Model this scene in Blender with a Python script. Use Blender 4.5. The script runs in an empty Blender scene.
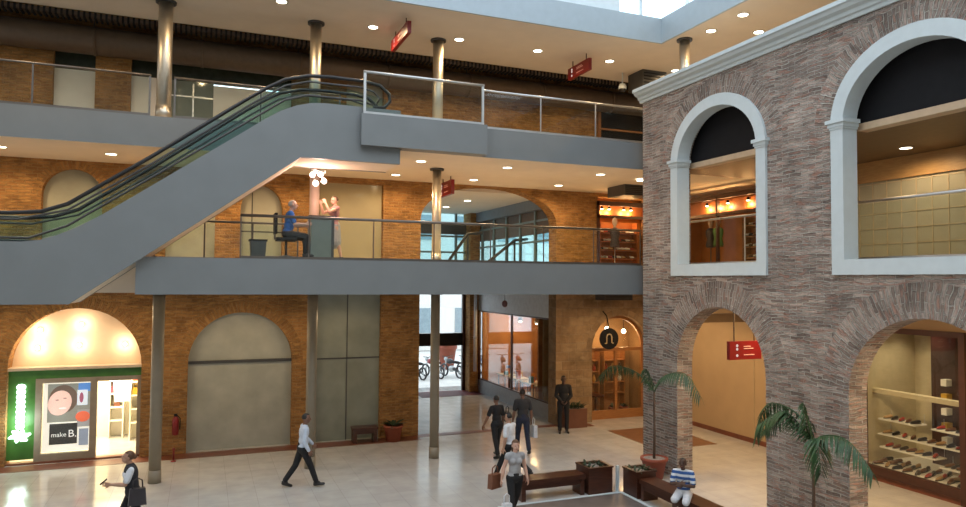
import bpy, bmesh, math, random
from mathutils import Vector, Matrix, Quaternion
random.seed(7)
SC = bpy.context.scene
COL = SC.collection
PI = math.pi
# ------------------------------------------------------------------ camera
CAM_Z, F_PX, YAW, PITCH, ROLL = 4.8, 698.958, .37986455, .0389926, .0078131
cy_, sy_ = math.cos(YAW), math.sin(YAW)
FWD = Vector((sy_*math.cos(PITCH), cy_*math.cos(PITCH), math.sin(PITCH)))
R0 = Vector((cy_, -sy_, 0)); U0 = R0.cross(FWD)
RGT = R0*math.cos(ROLL) + U0*math.sin(ROLL); UPV = U0*math.cos(ROLL) - R0*math.sin(ROLL)
cam = bpy.data.cameras.new('camera'); camo = bpy.data.objects.new('camera', cam); COL.objects.link(camo)
M = Matrix((RGT, UPV, -FWD)).transposed().to_4x4(); M.translation = (0, 0, CAM_Z); camo.matrix_world = M
cam.sensor_width = 36; cam.lens = F_PX/966*36; cam.clip_start = .05; cam.clip_end = 400
SC.camera = camo
# ------------------------------------------------------------------ materials
MATS = {}
def newmat(name):
    m = bpy.data.materials.new(name); m.use_nodes = True
    nt = m.node_tree; nt.nodes.clear()
    out = nt.nodes.new('ShaderNodeOutputMaterial')
    return m, nt, out
def N(nt, t, **kw):
    n = nt.nodes.new(t)
    for k, v in kw.items(): setattr(n, k, v)
    return n
def ramp(nt, fac, stops):
    r = N(nt, 'ShaderNodeValToRGB')
    while len(r.color_ramp.elements) < len(stops): r.color_ramp.elements.new(.5)
    for e, (p, c) in zip(r.color_ramp.elements, stops): e.position = p; e.color = (*c, 1)
    nt.links.new(fac, r.inputs[0]); return r
def pbr(name, col, rough=.5, metal=0, var=.08, scale=6, bump=0, spec=.5, coat=0):
    """painted / plain surface with a little procedural mottling"""
    if name in MATS: return MATS[name]
    m, nt, out = newmat(name)
    b = N(nt, 'ShaderNodeBsdfPrincipled')
    tc = N(nt, 'ShaderNodeTexCoord'); no = N(nt, 'ShaderNodeTexNoise'); no.inputs['Scale'].default_value = scale; no.inputs['Detail'].default_value = 5
    nt.links.new(tc.outputs['Object'], no.inputs['Vector'])
    lo = tuple(max(0, c*(1-var)) for c in col); hi = tuple(min(1, c*(1+var)) for c in col)
    r = ramp(nt, no.outputs['Fac'], [(.3, lo), (.7, hi)])
    nt.links.new(r.outputs[0], b.inputs['Base Color'])
    b.inputs['Roughness'].default_value = rough; b.inputs['Metallic'].default_value = metal
    b.inputs['Specular IOR Level'].default_value = spec
    if bump:
        bp = N(nt, 'ShaderNodeBump'); bp.inputs['Strength'].default_value = bump; bp.inputs['Distance'].default_value = .01
        nt.links.new(no.outputs['Fac'], bp.inputs['Height']); nt.links.new(bp.outputs[0], b.inputs['Normal'])
    nt.links.new(b.outputs[0], out.inputs[0]); MATS[name] = m; return m
def emit(name, col, s):
    if name in MATS: return MATS[name]
    m, nt, out = newmat(name); e = N(nt, 'ShaderNodeEmission'); e.inputs[0].default_value = (*col, 1); e.inputs[1].default_value = s
    nt.links.new(e.outputs[0], out.inputs[0]); MATS[name] = m; return m
def glass(name, tint=(.92, .97, .95), refl=1.0, ior=1.5):
    if name in MATS: return MATS[name]
    m, nt, out = newmat(name)
    t = N(nt, 'ShaderNodeBsdfTransparent'); t.inputs[0].default_value = (*tint, 1)
    g = N(nt, 'ShaderNodeBsdfGlossy'); g.inputs['Roughness'].default_value = .01; g.inputs[0].default_value = (refl, refl, refl, 1)
    f0 = ((ior-1)/(ior+1))**2
    lw = N(nt, 'ShaderNodeLayerWeight'); lw.inputs['Blend'].default_value = .5
    pw = N(nt, 'ShaderNodeMath', operation='POWER'); pw.inputs[1].default_value = 5; nt.links.new(lw.outputs['Facing'], pw.inputs[0])
    fr = N(nt, 'ShaderNodeMath', operation='MULTIPLY_ADD'); fr.inputs[1].default_value = 1-f0; fr.inputs[2].default_value = f0; nt.links.new(pw.outputs[0], fr.inputs[0])
    mx = N(nt, 'ShaderNodeMixShader')
    nt.links.new(fr.outputs[0], mx.inputs[0]); nt.links.new(t.outputs[0], mx.inputs[1]); nt.links.new(g.outputs[0], mx.inputs[2])
    nt.links.new(mx.outputs[0], out.inputs[0]); MATS[name] = m; return m
def brick(name, c1, c2, c3, mortar, rowh=.085, bw=.34, ms=.014, bump=.6, warp=.03):
    m, nt, out = newmat(name)
    b = N(nt, 'ShaderNodeBsdfPrincipled'); b.inputs['Roughness'].default_value = .88; b.inputs['Specular IOR Level'].default_value = .25
    uv = N(nt, 'ShaderNodeTexCoord')
    no = N(nt, 'ShaderNodeTexNoise'); no.inputs['Scale'].default_value = 2.2; no.inputs['Detail'].default_value = 4
    nt.links.new(uv.outputs['UV'], no.inputs['Vector'])
    sub = N(nt, 'ShaderNodeVectorMath', operation='SUBTRACT'); sub.inputs[1].default_value = (.5, .5, .5)
    nt.links.new(no.outputs['Color'], sub.inputs[0])
    sc = N(nt, 'ShaderNodeVectorMath', operation='SCALE'); sc.inputs['Scale'].default_value = warp*2
    nt.links.new(sub.outputs[0], sc.inputs[0])
    ad = N(nt, 'ShaderNodeVectorMath', operation='ADD'); nt.links.new(uv.outputs['UV'], ad.inputs[0]); nt.links.new(sc.outputs[0], ad.inputs[1])
    br = N(nt, 'ShaderNodeTexBrick'); br.offset = .5; br.squash = 1
    br.inputs['Scale'].default_value = 1; br.inputs['Brick Width'].default_value = bw; br.inputs['Row Height'].default_value = rowh
    br.inputs['Mortar Size'].default_value = ms; br.inputs['Mortar Smooth'].default_value = .6; br.inputs['Bias'].default_value = 0
    br.inputs['Color1'].default_value = (*c1, 1); br.inputs['Color2'].default_value = (*c2, 1); br.inputs['Mortar'].default_value = (*mortar, 1)
    nt.links.new(ad.outputs[0], br.inputs['Vector'])
    n2 = N(nt, 'ShaderNodeTexNoise'); n2.inputs['Scale'].default_value = 1.3; n2.inputs['Detail'].default_value = 6; n2.inputs['Roughness'].default_value = .7
    nt.links.new(uv.outputs['UV'], n2.inputs['Vector'])
    rr = ramp(nt, n2.outputs['Fac'], [(.32, (.5, .5, .5)), (.68, (1.35, 1.35, 1.35))])
    mul = N(nt, 'ShaderNodeMix', data_type='RGBA', blend_type='MULTIPLY'); mul.inputs['Factor'].default_value = .8
    nt.links.new(br.outputs['Color'], mul.inputs['A']); nt.links.new(rr.outputs[0], mul.inputs['B'])
    # scattered stray bricks of another fired colour, stretched along the courses
    mp = N(nt, 'ShaderNodeMapping'); mp.inputs['Scale'].default_value = (1/bw, 1/rowh, 1)
    nt.links.new(ad.outputs[0], mp.inputs['Vector'])
    n3 = N(nt, 'ShaderNodeTexNoise'); n3.inputs['Scale'].default_value = .9; n3.inputs['Detail'].default_value = 2
    nt.links.new(mp.outputs[0], n3.inputs['Vector'])
    r3 = ramp(nt, n3.outputs['Fac'], [(.55, (0, 0, 0)), (.66, (1, 1, 1))])
    mx = N(nt, 'ShaderNodeMix', data_type='RGBA'); mx.inputs['B'].default_value = (*c3, 1)
    f2 = N(nt, 'ShaderNodeMath', operation='MULTIPLY'); f2.inputs[1].default_value = .65
    nt.links.new(r3.outputs[0], f2.inputs[0]); nt.links.new(f2.outputs[0], mx.inputs['Factor'])
    nt.links.new(mul.outputs['Result'], mx.inputs['A'])
    nt.links.new(mx.outputs['Result'], b.inputs['Base Color'])
    n4 = N(nt, 'ShaderNodeTexNoise'); n4.inputs['Scale'].default_value = 22; n4.inputs['Detail'].default_value = 4
    nt.links.new(uv.outputs['UV'], n4.inputs['Vector'])
    hs = N(nt, 'ShaderNodeMath', operation='MULTIPLY_ADD'); hs.inputs[1].default_value = -1.0
    nt.links.new(br.outputs['Fac'], hs.inputs[0]); nt.links.new(n4.outputs['Fac'], hs.inputs[2])
    bp = N(nt, 'ShaderNodeBump'); bp.inputs['Strength'].default_value = bump; bp.inputs['Distance'].default_value = .03
    nt.links.new(hs.outputs[0], bp.inputs['Height']); nt.links.new(bp.outputs[0], b.inputs['Normal'])
    nt.links.new(b.outputs[0], out.inputs[0]); MATS[name] = m; return m
def wood(name, c1, c2, rough=.35):
    m, nt, out = newmat(name); b = N(nt, 'ShaderNodeBsdfPrincipled'); b.inputs['Roughness'].default_value = rough
    tc = N(nt, 'ShaderNodeTexCoord'); mp = N(nt, 'ShaderNodeMapping'); mp.inputs['Scale'].default_value = (3, 3, 22)
    nt.links.new(tc.outputs['Object'], mp.inputs['Vector'])
    no = N(nt, 'ShaderNodeTexNoise'); no.inputs['Scale'].default_value = 1.6; no.inputs['Detail'].default_value = 6
    nt.links.new(mp.outputs[0], no.inputs['Vector'])
    r = ramp(nt, no.outputs['Fac'], [(.3, c1), (.7, c2)]); nt.links.new(r.outputs[0], b.inputs['Base Color'])
    nt.links.new(b.outputs[0], out.inputs[0]); MATS[name] = m; return m
def floor_mat():
    m, nt, out = newmat('polished_floor'); b = N(nt, 'ShaderNodeBsdfPrincipled')
    tc = N(nt, 'ShaderNodeTexCoord')
    br = N(nt, 'ShaderNodeTexBrick'); br.offset = 0; br.inputs['Scale'].default_value = 1; br.inputs['Brick Width'].default_value = .6; br.inputs['Row Height'].default_value = .6
    br.inputs['Mortar Size'].default_value = .004; br.inputs['Color1'].default_value = (.50, .49, .465, 1); br.inputs['Color2'].default_value = (.53, .52, .495, 1); br.inputs['Mortar'].default_value = (.39, .37, .35, 1)
    nt.links.new(tc.outputs['Object'], br.inputs['Vector'])
    no = N(nt, 'ShaderNodeTexNoise'); no.inputs['Scale'].default_value = 2.5; no.inputs['Detail'].default_value = 6
    nt.links.new(tc.outputs['Object'], no.inputs['Vector'])
    r = ramp(nt, no.outputs['Fac'], [(.3, (.9, .9, .9)), (.7, (1.04, 1.03, 1.02))])
    mul = N(nt, 'ShaderNodeMix', data_type='RGBA', blend_type='MULTIPLY'); mul.inputs['Factor'].default_value = 1
    nt.links.new(br.outputs['Color'], mul.inputs['A']); nt.links.new(r.outputs[0], mul.inputs['B'])
    nt.links.new(mul.outputs['Result'], b.inputs['Base Color'])
    rr = ramp(nt, no.outputs['Fac'], [(.3, (.10, .10, .10)), (.75, (.2, .2, .2))]); nt.links.new(rr.outputs[0], b.inputs['Roughness'])
    b.inputs['Specular IOR Level'].default_value = .6
    nt.links.new(b.outputs[0], out.inputs[0]); MATS['polished_floor'] = m; return m

FASCIA = pbr('grey_paint', (.195, .208, .212), .55, var=.04, scale=1.5)
SOFFIT = pbr('cream_ceiling_paint', (.72, .64, .54), .8, var=.03, scale=2)
SOFFITW = pbr('pale_ceiling_paint', (.74, .72, .68), .8, var=.03, scale=2)
BRK_BACK = brick('warm_brick', (.44, .225, .075), (.29, .14, .05), (.52, .29, .10), (.38, .23, .10), rowh=.085, bw=.27, bump=1.1, warp=.06)
BRK_RIGHT = brick('grey_brown_brick', (.50, .40, .34), (.205, .155, .13), (.42, .21, .15), (.62, .57, .51), rowh=.068, bw=.33, ms=.012, bump=1.5, warp=.07)
STONE = brick('pale_stone_blocks', (.34, .23, .13), (.27, .17, .09), (.38, .27, .16), (.30, .21, .13), rowh=.3, bw=.55, ms=.02, bump=.6)
FLOOR = floor_mat()
WHITE = pbr('white_plaster', (.58, .645, .665), .7, var=.03)
STEEL = pbr('brushed_steel', (.66, .60, .50), .42, 1.0, var=.06)
PAINTCOL = pbr('column_paint', (.26, .22, .16), .45, var=.05)
ALU = pbr('aluminium', (.55, .56, .56), .35, .9, var=.05)
RAILM = pbr('rail_metal', (.17, .155, .14), .38, .9, var=.05)
BLACK = pbr('black_rubber', (.012, .012, .014), .35, var=.1)
BLACKM = pbr('black_matte', (.010, .010, .012), .7, var=.1, spec=.2)
DARKG = pbr('dark_grey_metal', (.06, .06, .06), .5, var=.1)
DARKB = pbr('dark_brown_duct', (.10, .065, .04), .55, var=.15)
GLASSC = glass('clear_glass', (.93, .97, .955), .9, 1.35)
GLASSG = glass('green_glass', (.55, .76, .76), .9, 1.45)
GLASSW = glass('shop_glass', (.95, .97, .97), 1.0, 1.5)
PANEL = pbr('grey_green_panel', (.36, .36, .28), .45, var=.12, scale=2.2)
PANELT = pbr('tan_panel', (.40, .40, .32), .5, var=.06, scale=2)
PANELW = pbr('off_white_panel', (.74, .72, .68), .55, var=.05, scale=2)
CREAMW = pbr('cream_wall_paint', (.46, .32, .18), .75, var=.04, scale=2)
REDBORD = pbr('red_brown_stone', (.17, .055, .03), .35, var=.2, scale=5)
BROWNT = pbr('brown_floor_inlay', (.20, .095, .05), .3, var=.2, scale=5)
DKWOOD = wood('dark_red_wood', (.045, .014, .008), (.085, .028, .014), .3)
MDWOOD = wood('orange_brown_wood', (.30, .12, .04), (.40, .18, .06), .45)
DKFRAME = pbr('dark_window_frame', (.06, .022, .014), .4, var=.15)
RED = pbr('red_sign_plastic', (.21, .009, .011), .35, var=.06)
SIGNW = emit('sign_white', (1, .75, .65), .6)
LAMP = emit('lamp_warm', (1, .86, .62), 9.0)
GREEN = pbr('green_shop_paint', (.05, .16, .025), .4, var=.2, scale=4)
TERRA = pbr('terracotta', (.30, .07, .035), .6, var=.12)
LEAF = pbr('palm_leaf', (.028, .075, .022), .5, var=.35, scale=9)
LEAF2 = pbr('shrub_leaf', (.02, .04, .015), .6, var=.4, scale=9)
TRUNK = pbr('palm_trunk', (.09, .055, .035), .8, var=.25, scale=12)
SOIL = pbr('soil', (.32, .28, .25), .95, var=.3, scale=20)
ORANGE = pbr('orange_shop_wall', (.55, .20, .04), .6, var=.15, scale=2)
ORANGED = pbr('dark_orange_wood', (.34, .10, .025), .5, var=.2, scale=3)
SHELFW = pbr('white_shelf', (.82, .78, .68), .4, var=.02)
CREAM2 = pbr('display_wall_beige', (.55, .47, .30), .7, var=.06)

# ------------------------------------------------------------------ mesh helpers
def tag(o, label=None, cat=None, group=None, kind=None):
    if label: o['label'] = label
    if cat: o['category'] = cat
    if group: o['group'] = group
    if kind: o['kind'] = kind
    return o
def empty(name, loc, label, cat, group=None, rz=0):
    o = bpy.data.objects.new(name, None); COL.objects.link(o); o.location = loc; o.rotation_euler = (0, 0, rz); o.empty_display_size = .1
    return tag(o, label, cat, group)
class MB:
    """collects geometry (world coordinates by default) and links it as ONE mesh object"""
    def __init__(s): s.bm = bmesh.new(); s.uv = s.bm.loops.layers.uv.new('UVMap'); s.smooth = set()
    def face(s, pts, mi=0, uvs=None, smooth=False):
        vs = [s.bm.verts.new(p) for p in pts]
        try: f = s.bm.faces.new(vs)
        except ValueError: return None
        f.material_index = mi; f.smooth = smooth
        if uvs is None:
            f.normal_update(); n = f.normal; a = [abs(n.x), abs(n.y), abs(n.z)]; k = a.index(max(a))
            for l in f.loops:
                c = l.vert.co; l[s.uv].uv = ((c.y, c.z), (c.x, c.z), (c.x, c.y))[k]
        else:
            for l, t in zip(f.loops, uvs): l[s.uv].uv = t
        return f
    def box(s, x, y, z, mi=0, rot=None, piv=None):
        P = [Vector((x[i], y[j], z[k])) for i in (0, 1) for j in (0, 1) for k in (0, 1)]
        if rot is not None:
            pv = Vector(piv) if piv is not None else Vector(((x[0]+x[1])/2, (y[0]+y[1])/2, (z[0]+z[1])/2))
            P = [pv + rot @ (p-pv) for p in P]
        for q in ((0, 1, 3, 2), (4, 6, 7, 5), (0, 4, 5, 1), (2, 3, 7, 6), (0, 2, 6, 4), (1, 5, 7, 3)): s.face([P[i] for i in q], mi)
        return s
    def prism(s, poly, axis, a, b, mi=0, mi_side=None):
        """poly of 2D points extruded along axis from a to b; axis 'x': pts (y,z); 'y': (x,z); 'z': (x,y)"""
        def m(p, d): return {'x': (d, p[0], p[1]), 'y': (p[0], d, p[1]), 'z': (p[0], p[1], d)}[axis]
        s.face([m(p, a) for p in poly], mi); s.face([m(p, b) for p in reversed(poly)], mi)
        n = len(poly)
        for i in range(n):
            p, q = poly[i], poly[(i+1) % n]
            s.face([m(p, a), m(p, b), m(q, b), m(q, a)], mi if mi_side is None else mi_side[i] if isinstance(mi_side, (list, tuple)) else mi_side)
        return s
    def tube(s, pts, r, seg=10, mi=0, caps=True, closed=False):
        pts = [Vector(p) for p in pts]; n = len(pts)
        rs = r if isinstance(r, (list, tuple)) else [r]*n
        rings = []; prev = None
        for i, p in enumerate(pts):
            if closed: t = pts[(i+1) % n]-pts[i-1]
            else: t = (pts[min(i+1, n-1)]-pts[max(i-1, 0)])
            t.normalize()
            if prev is None:
                a = Vector((0, 0, 1)) if abs(t.z) < .9 else Vector((1, 0, 0)); u = t.cross(a).normalized()
            else: u = (prev - t*prev.dot(t)).normalized()
            prev = u; v = t.cross(u)
            rings.append([s.bm.verts.new(p+(u*math.cos(2*PI*k/seg)+v*math.sin(2*PI*k/seg))*rs[i]) for k in range(seg)])
        m = n if closed else n-1
        for i in range(m):
            A, B = rings[i], rings[(i+1) % n]
            for k in range(seg):
                f = s.bm.faces.new((A[k], A[(k+1) % seg], B[(k+1) % seg], B[k])); f.smooth = True; f.material_index = mi
        if caps and not closed:
            for rg in (list(reversed(rings[0])), rings[-1]):
                f = s.bm.faces.new(rg); f.material_index = mi
        return s
    def lathe(s, c, prof, seg=20, mi=0, ax=None, cap=True):
        """prof = [(r, z)...] around vertical axis at c (or around direction ax)"""
        c = Vector(c); q = Vector((0, 0, 1)).rotation_difference(Vector(ax)) if ax is not None else Quaternion()
        rings = [[s.bm.verts.new(c + q @ Vector((r*math.cos(2*PI*k/seg), r*math.sin(2*PI*k/seg), z))) for k in range(seg)] for r, z in prof]
        for A, B in zip(rings, rings[1:]):
            for k in range(seg):
                f = s.bm.faces.new((A[k], A[(k+1) % seg], B[(k+1) % seg], B[k])); f.smooth = True; f.material_index = mi
        if cap:
            for rg in (list(reversed(rings[0])), rings[-1]):
                f = s.bm.faces.new(rg); f.material_index = mi
        return s
    def ell(s, c, r, seg=14, rings=9, mi=0, mat=None, keep=None):
        c = Vector(c); r = Vector(r) if not isinstance(r, (int, float)) else Vector((r, r, r))
        V = []
        for i in range(rings+1):
            th = PI*i/rings
            row = []
            for k in range(seg):
                p = Vector((math.sin(th)*math.cos(2*PI*k/seg), math.sin(th)*math.sin(2*PI*k/seg), math.cos(th)))
                row.append(p)
            V.append(row)
        vv = {}
        def gv(i, k):
            if i in (0, rings): k = 0
            key = (i, k % seg)
            if key not in vv:
                p = V[i][k % seg]; q = Vector((p.x*r.x, p.y*r.y, p.z*r.z))
                if mat is not None: q = mat @ q
                vv[key] = s.bm.verts.new(c+q)
            return vv[key]
        for i in range(rings):
            for k in range(seg):
                pm = (V[i][k]+V[i+1][(k+1) % seg])/2
                if keep and not keep(pm): continue
                q = []
                for v in (gv(i, k), gv(i+1, k), gv(i+1, k+1), gv(i, k+1)):
                    if v not in q: q.append(v)
                if len(q) > 2:
                    f = s.bm.faces.new(q); f.smooth = True; f.material_index = mi
        return s
    def cap(s, a, b, ra, rb, seg=12, mi=0):
        """tapered capsule, closed"""
        a, b = Vector(a), Vector(b); d = b-a; L = d.length
        if L < 1e-6: return s.ell(a, max(ra, rb))
        prof = [(max(1e-4, ra*math.cos(t)), ra*math.sin(t)) for t in [-PI/2+.05, -PI/3, -PI/6, 0]] + [(max(1e-4, rb*math.cos(t)), L+rb*math.sin(t)) for t in [0, PI/6, PI/3, PI/2-.05]]
        return s.lathe(a, prof, seg, mi, ax=d/L)
    def build(s, name, mats, parent=None, bevel=0, recalc=True):
        if recalc: bmesh.ops.recalc_face_normals(s.bm, faces=s.bm.faces[:])
        me = bpy.data.meshes.new(name); s.bm.to_mesh(me); s.bm.free()
        for m in (mats if isinstance(mats, (list, tuple)) else [mats]): me.materials.append(m)
        o = bpy.data.objects.new(name, me); COL.objects.link(o)
        if parent is not None:
            o.parent = parent
            if parent.parent is None or True:
                o.matrix_parent_inverse = Matrix.Identity(4)
        if bevel:
            md = o.modifiers.new('bevel', 'BEVEL'); md.width = bevel; md.segments = 2; md.limit_method = 'ANGLE'
        return o
def weld(mb): bmesh.ops.remove_doubles(mb.bm, verts=mb.bm.verts[:], dist=1e-5); return mb
def struct(name, mb, mats, parent=None, bevel=0):
    o = mb.build(name, mats, parent, bevel)
    if parent is None: o['kind'] = 'structure'
    return o
def dup(root, loc, label=None, group=None, rz=None):
    r = root.copy(); COL.objects.link(r); r.location = loc
    if rz is not None: r.rotation_euler = (0, 0, rz)
    if label: r['label'] = label
    if group: r['group'] = group
    for ch in list(root.children):
        c = ch.copy(); COL.objects.link(c); c.parent = r
        for g in list(ch.children):
            d = g.copy(); COL.objects.link(d); d.parent = c
    return r
def boxo(name, x, y, z, mat, parent=None, bevel=0): return MB().box(x, y, z).build(name, mat, parent, bevel)
ORD = ['first', 'second', 'third', 'fourth', 'fifth', 'sixth', 'seventh', 'eighth', 'ninth', 'tenth', 'eleventh', 'twelfth']
def part(mb, name, mats, parent, bevel=0):
    """mb is in world coordinates; parent's top empty is unrotated"""
    top = parent
    while top.parent is not None: top = top.parent
    for v in mb.bm.verts: v.co -= top.location
    return mb.build(name, mats, parent, bevel)
def pbox(name, x, y, z, mat, parent, bevel=0): return part(MB().box(x, y, z), name, mat, parent, bevel)

# ------------------------------------------------------------------ walls with arches
def arch_pts(u0, u1, zs, rise, n=20, grow=0):
    uc, a, r = (u0+u1)/2, (u1-u0)/2+grow, rise+grow
    return [(uc+a*math.cos(PI-PI*k/n), zs+r*math.sin(PI-PI*k/n)) for k in range(n+1)]
def arch_wall(mb, mp, ua, ub, za, zb, ops, T, faces=(0, 1)):
    """mp(u, d, z) -> world. ops: (u0, u1, z0, zs, rise, ring)"""
    def quad(u0, u1, z0, z1):
        if u1-u0 < 1e-4 or z1-z0 < 1e-4: return
        for d in ([0, T] if len(faces) == 2 else [0]):
            mb.face([mp(u0, d, z0), mp(u1, d, z0), mp(u1, d, z1), mp(u0, d, z1)], 0, [(u0, z0), (u1, z0), (u1, z1), (u0, z1)])
    cur = ua
    for (u0, u1, z0, zs, rise, t) in sorted(ops):
        quad(cur, u0-t, za, zb); quad(u0-t, u0, za, zs); quad(u1, u1+t, za, zs); quad(u0, u1, za, z0)
        if rise <= 0:
            quad(u0-t, u1+t, zs, zb)
            inn = [(u0, zs), (u1, zs)]
        else:
            inn = arch_pts(u0, u1, zs, rise); out = arch_pts(u0, u1, zs, rise, grow=t)
            acc = 0
            for k in range(len(inn)-1):
                a, b, c, e = inn[k], inn[k+1], out[k+1], out[k]
                l = math.dist(out[k], out[k+1])*.85
                for d in ([0, T] if len(faces) == 2 else [0]):
                    if t > 0: mb.face([mp(a[0], d, a[1]), mp(b[0], d, b[1]), mp(c[0], d, c[1]), mp(e[0], d, e[1])], 0, [(.05, acc), (.05, acc+l), (t+.05, acc+l), (t+.05, acc)])
                    mb.face([mp(e[0], d, e[1]), mp(c[0], d, c[1]), mp(c[0], d, zb), mp(e[0], d, zb)], 0, [(e[0], e[1]), (c[0], c[1]), (c[0], zb), (e[0], zb)])
                acc += l
        # reveals
        acc = 0
        for k in range(len(inn)-1):
            a, b = inn[k], inn[k+1]; l = math.dist(a, b)
            mb.face([mp(a[0], 0, a[1]), mp(a[0], T, a[1]), mp(b[0], T, b[1]), mp(b[0], 0, b[1])], 0, [(0, acc), (T, acc), (T, acc+l), (0, acc+l)]); acc += l
        for u in (u0, u1): mb.face([mp(u, 0, z0), mp(u, T, z0), mp(u, T, zs), mp(u, 0, zs)], 0, [(0, z0), (T, z0), (T, zs), (0, zs)])
        if z0 > za: mb.face([mp(u0, 0, z0), mp(u0, T, z0), mp(u1, T, z0), mp(u1, 0, z0)], 0, [(u0, 0), (u0, T), (u1, T), (u1, 0)])
        cur = u1+t
    quad(cur, ub, za, zb)
    for u in (ua, ub): mb.face([mp(u, 0, za), mp(u, T, za), mp(u, T, zb), mp(u, 0, zb)], 0, [(0, za), (T, za), (T, zb), (0, zb)])

# levels
L1B, L1T, L2B, L2T, L3B, L3T = 4.46, 5.25, 7.88, 8.61, 11.48, 12.05
YS, YW = 16.1, 21.0         # gallery edge, back wall
XF, TW = 10.9, .45           # right arcade wall

# ------------------------------------------------------------------ floor
struct('floor', MB().box((-14, 24), (-8, 30.2), (-.3, 0)), FLOOR)
bm_ = MB()
bm_.box((-9, 6.2), (20.4, 21.0), (0, .006)); bm_.box((6.2, 11.1), (20.75, 21.1), (0, .006)); bm_.box((11.1, 12.2), (20.4, 21), (0, .006))
struct('trim_1', bm_, REDBORD)
struct('trim_2', MB().box((12.2, 14.3), (16.9, 19.6), (0, .006)), BROWNT)
struct('trim_3', MB().box((8.4, 11.1), (27.6, 29.0), (0, .006)), pbr('dark_red_mat', (.10, .015, .02), .6, var=.2))

# ------------------------------------------------------------------ back wall, three storeys
bw = MB(); mp = lambda u, d, z: (u, YW+d, z)
arch_wall(bw, mp, -9, 6.27, 0, L1B+.3, [(-4.57, -1.5, 0, 2.45, 1.55, .3), (-.35, 2.45, 0, 2.45, 1.40, .3), (3.12, 5.06, 0, L1B+.1, 0, 0)], .55)
arch_wall(bw, mp, -9, 6.27, L1B+.3, L2B+.2, [(-3.95, -2.55, 5.0, 6.95, .72, .2), (-1.0, .27, 5.0, 7.5, 0, .0), (.94, 2.10, 5.0, 6.75, .75, .0), (3.15, 5.08, 5.0, 7.72, 0, 0)], .55)
arch_wall(bw, mp, -9, 12.65, L2B+.2, 12.6, [(-3.78, -2.80, 8.4, 11.0, 0, 0), (-1.95, 2.3, 8.4, 10.9, 0, 0), (3.9, 5.05, 8.4, 10.8, 0, 0)], .55)
arch_wall(bw, mp, 6.27, 12.65, L1B+.3, L2B+.2, [(6.28, 11.05, 5.0, 6.75, 1.12, .0)], .55)
struct('wall_back', bw, BRK_BACK)
# stone pier and arched shop entrance
sp = MB()
arch_wall(sp, mp, 11.05, 16, 0, L1B+.3, [(12.45, 14.75, 0, 2.5, 1.12, .22)], .55)
struct('wall_back_stone', sp, STONE)
struct('wall_back_shop', MB().box((14.75, 16.2), (21, 21.55), (5.0, 12.6)).box((12.65, 14.8), (21.1, 21.55), (10.95, 12.6)).box((12.65, 16.2), (21.0, 21.5), (7.75, 8.7)), BRK_BACK)

# ------------------------------------------------------------------ right arcade wall
rw = MB(); mr = lambda u, d, z: (XF+d, u, z)
A1, A2 = (11.39, 14.32), (6.45, 9.38)
W1, W2 = (11.30, 14.49), (6.47, 9.66)
arch_wall(rw, mr, 1.0, 15.76, 0, 4.9, [(*A1, 0, 2.80, 1.44, .6), (*A2, 0, 2.80, 1.44, .6), (1.5, 4.4, 0, 2.8, 1.44, .4)], TW)
arch_wall(rw, mr, 1.0, 15.76, 4.9, 9.62, [(W1[0]+.13, W1[1]-.13, 5.1, 7.75, 1.25, .55), (W2[0]+.13, W2[1]-.13, 5.1, 7.75, 1.25, .55)], TW)
struct('wall_right', rw, BRK_RIGHT)
# moulded white cornice
prof = [(11.6, 9.62), (10.86, 9.62), (10.84, 9.68), (10.80, 9.70), (10.78, 9.76), (10.70, 9.80), (10.66, 9.86), (10.62, 9.88), (10.62, 9.96), (11.6, 9.96)]
struct('trim_4', MB().prism([(x, z) for x, z in prof], 'y', 1.0, 15.84), WHITE)
# white window surrounds with impost caps
def surround(n, u0, u1):
    w, d0, d1 = .27, -.06, .30
    mb = MB(); zs, zb, zsill = 7.75, 4.96, 5.24; rise = 1.39
    inn = [(u0+w, zsill)] + arch_pts(u0+w, u1-w, zs, rise-w, 28) + [(u1-w, zsill)]
    out = [(u0, zsill)] + arch_pts(u0, u1, zs, rise, 28) + [(u1, zsill)]
    for k in range(len(inn)-1):
        a, b, c, e = inn[k], inn[k+1], out[k+1], out[k]
        for d in (d0, d1): mb.face([mr(a[0], d, a[1]), mr(b[0], d, b[1]), mr(c[0], d, c[1]), mr(e[0], d, e[1])])
        mb.face([mr(a[0], d0, a[1]), mr(a[0], d1, a[1]), mr(b[0], d1, b[1]), mr(b[0], d0, b[1])])
        mb.face([mr(e[0], d0, e[1]), mr(e[0], .12, e[1]), mr(c[0], .12, c[1]), mr(c[0], d0, c[1])])
    mb.box((XF+d0, XF+d1), (u0, u1), (zb, zsill))
    o = struct('window_%d' % n, mb, WHITE)
    for u in (u0+w/2, u1-w/2):
        c = MB(); e = w/2+.07
        c.box((XF-.12, XF+.31), (u-e, u+e), (7.77, 7.84)); c.box((XF-.09, XF+.305), (u-e+.03, u+e-.03), (7.70, 7.77)); c.box((XF-.075, XF+.303), (u-e+.05, u+e-.05), (7.66, 7.70))
        struct('impost_cap', c, WHITE, o)
    # black lunette board behind the arch with a pale lower lip
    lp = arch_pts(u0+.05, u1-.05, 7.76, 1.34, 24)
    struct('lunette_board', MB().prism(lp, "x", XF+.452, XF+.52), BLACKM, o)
    struct('lunette_lip', MB().box((XF+.40, XF+.66), (u0+.2, u1-.2), (7.65, 7.78)), pbr('tan_lip', (.55, .40, .26), .6), o)
surround(1, *W1); surround(2, *W2)

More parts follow.
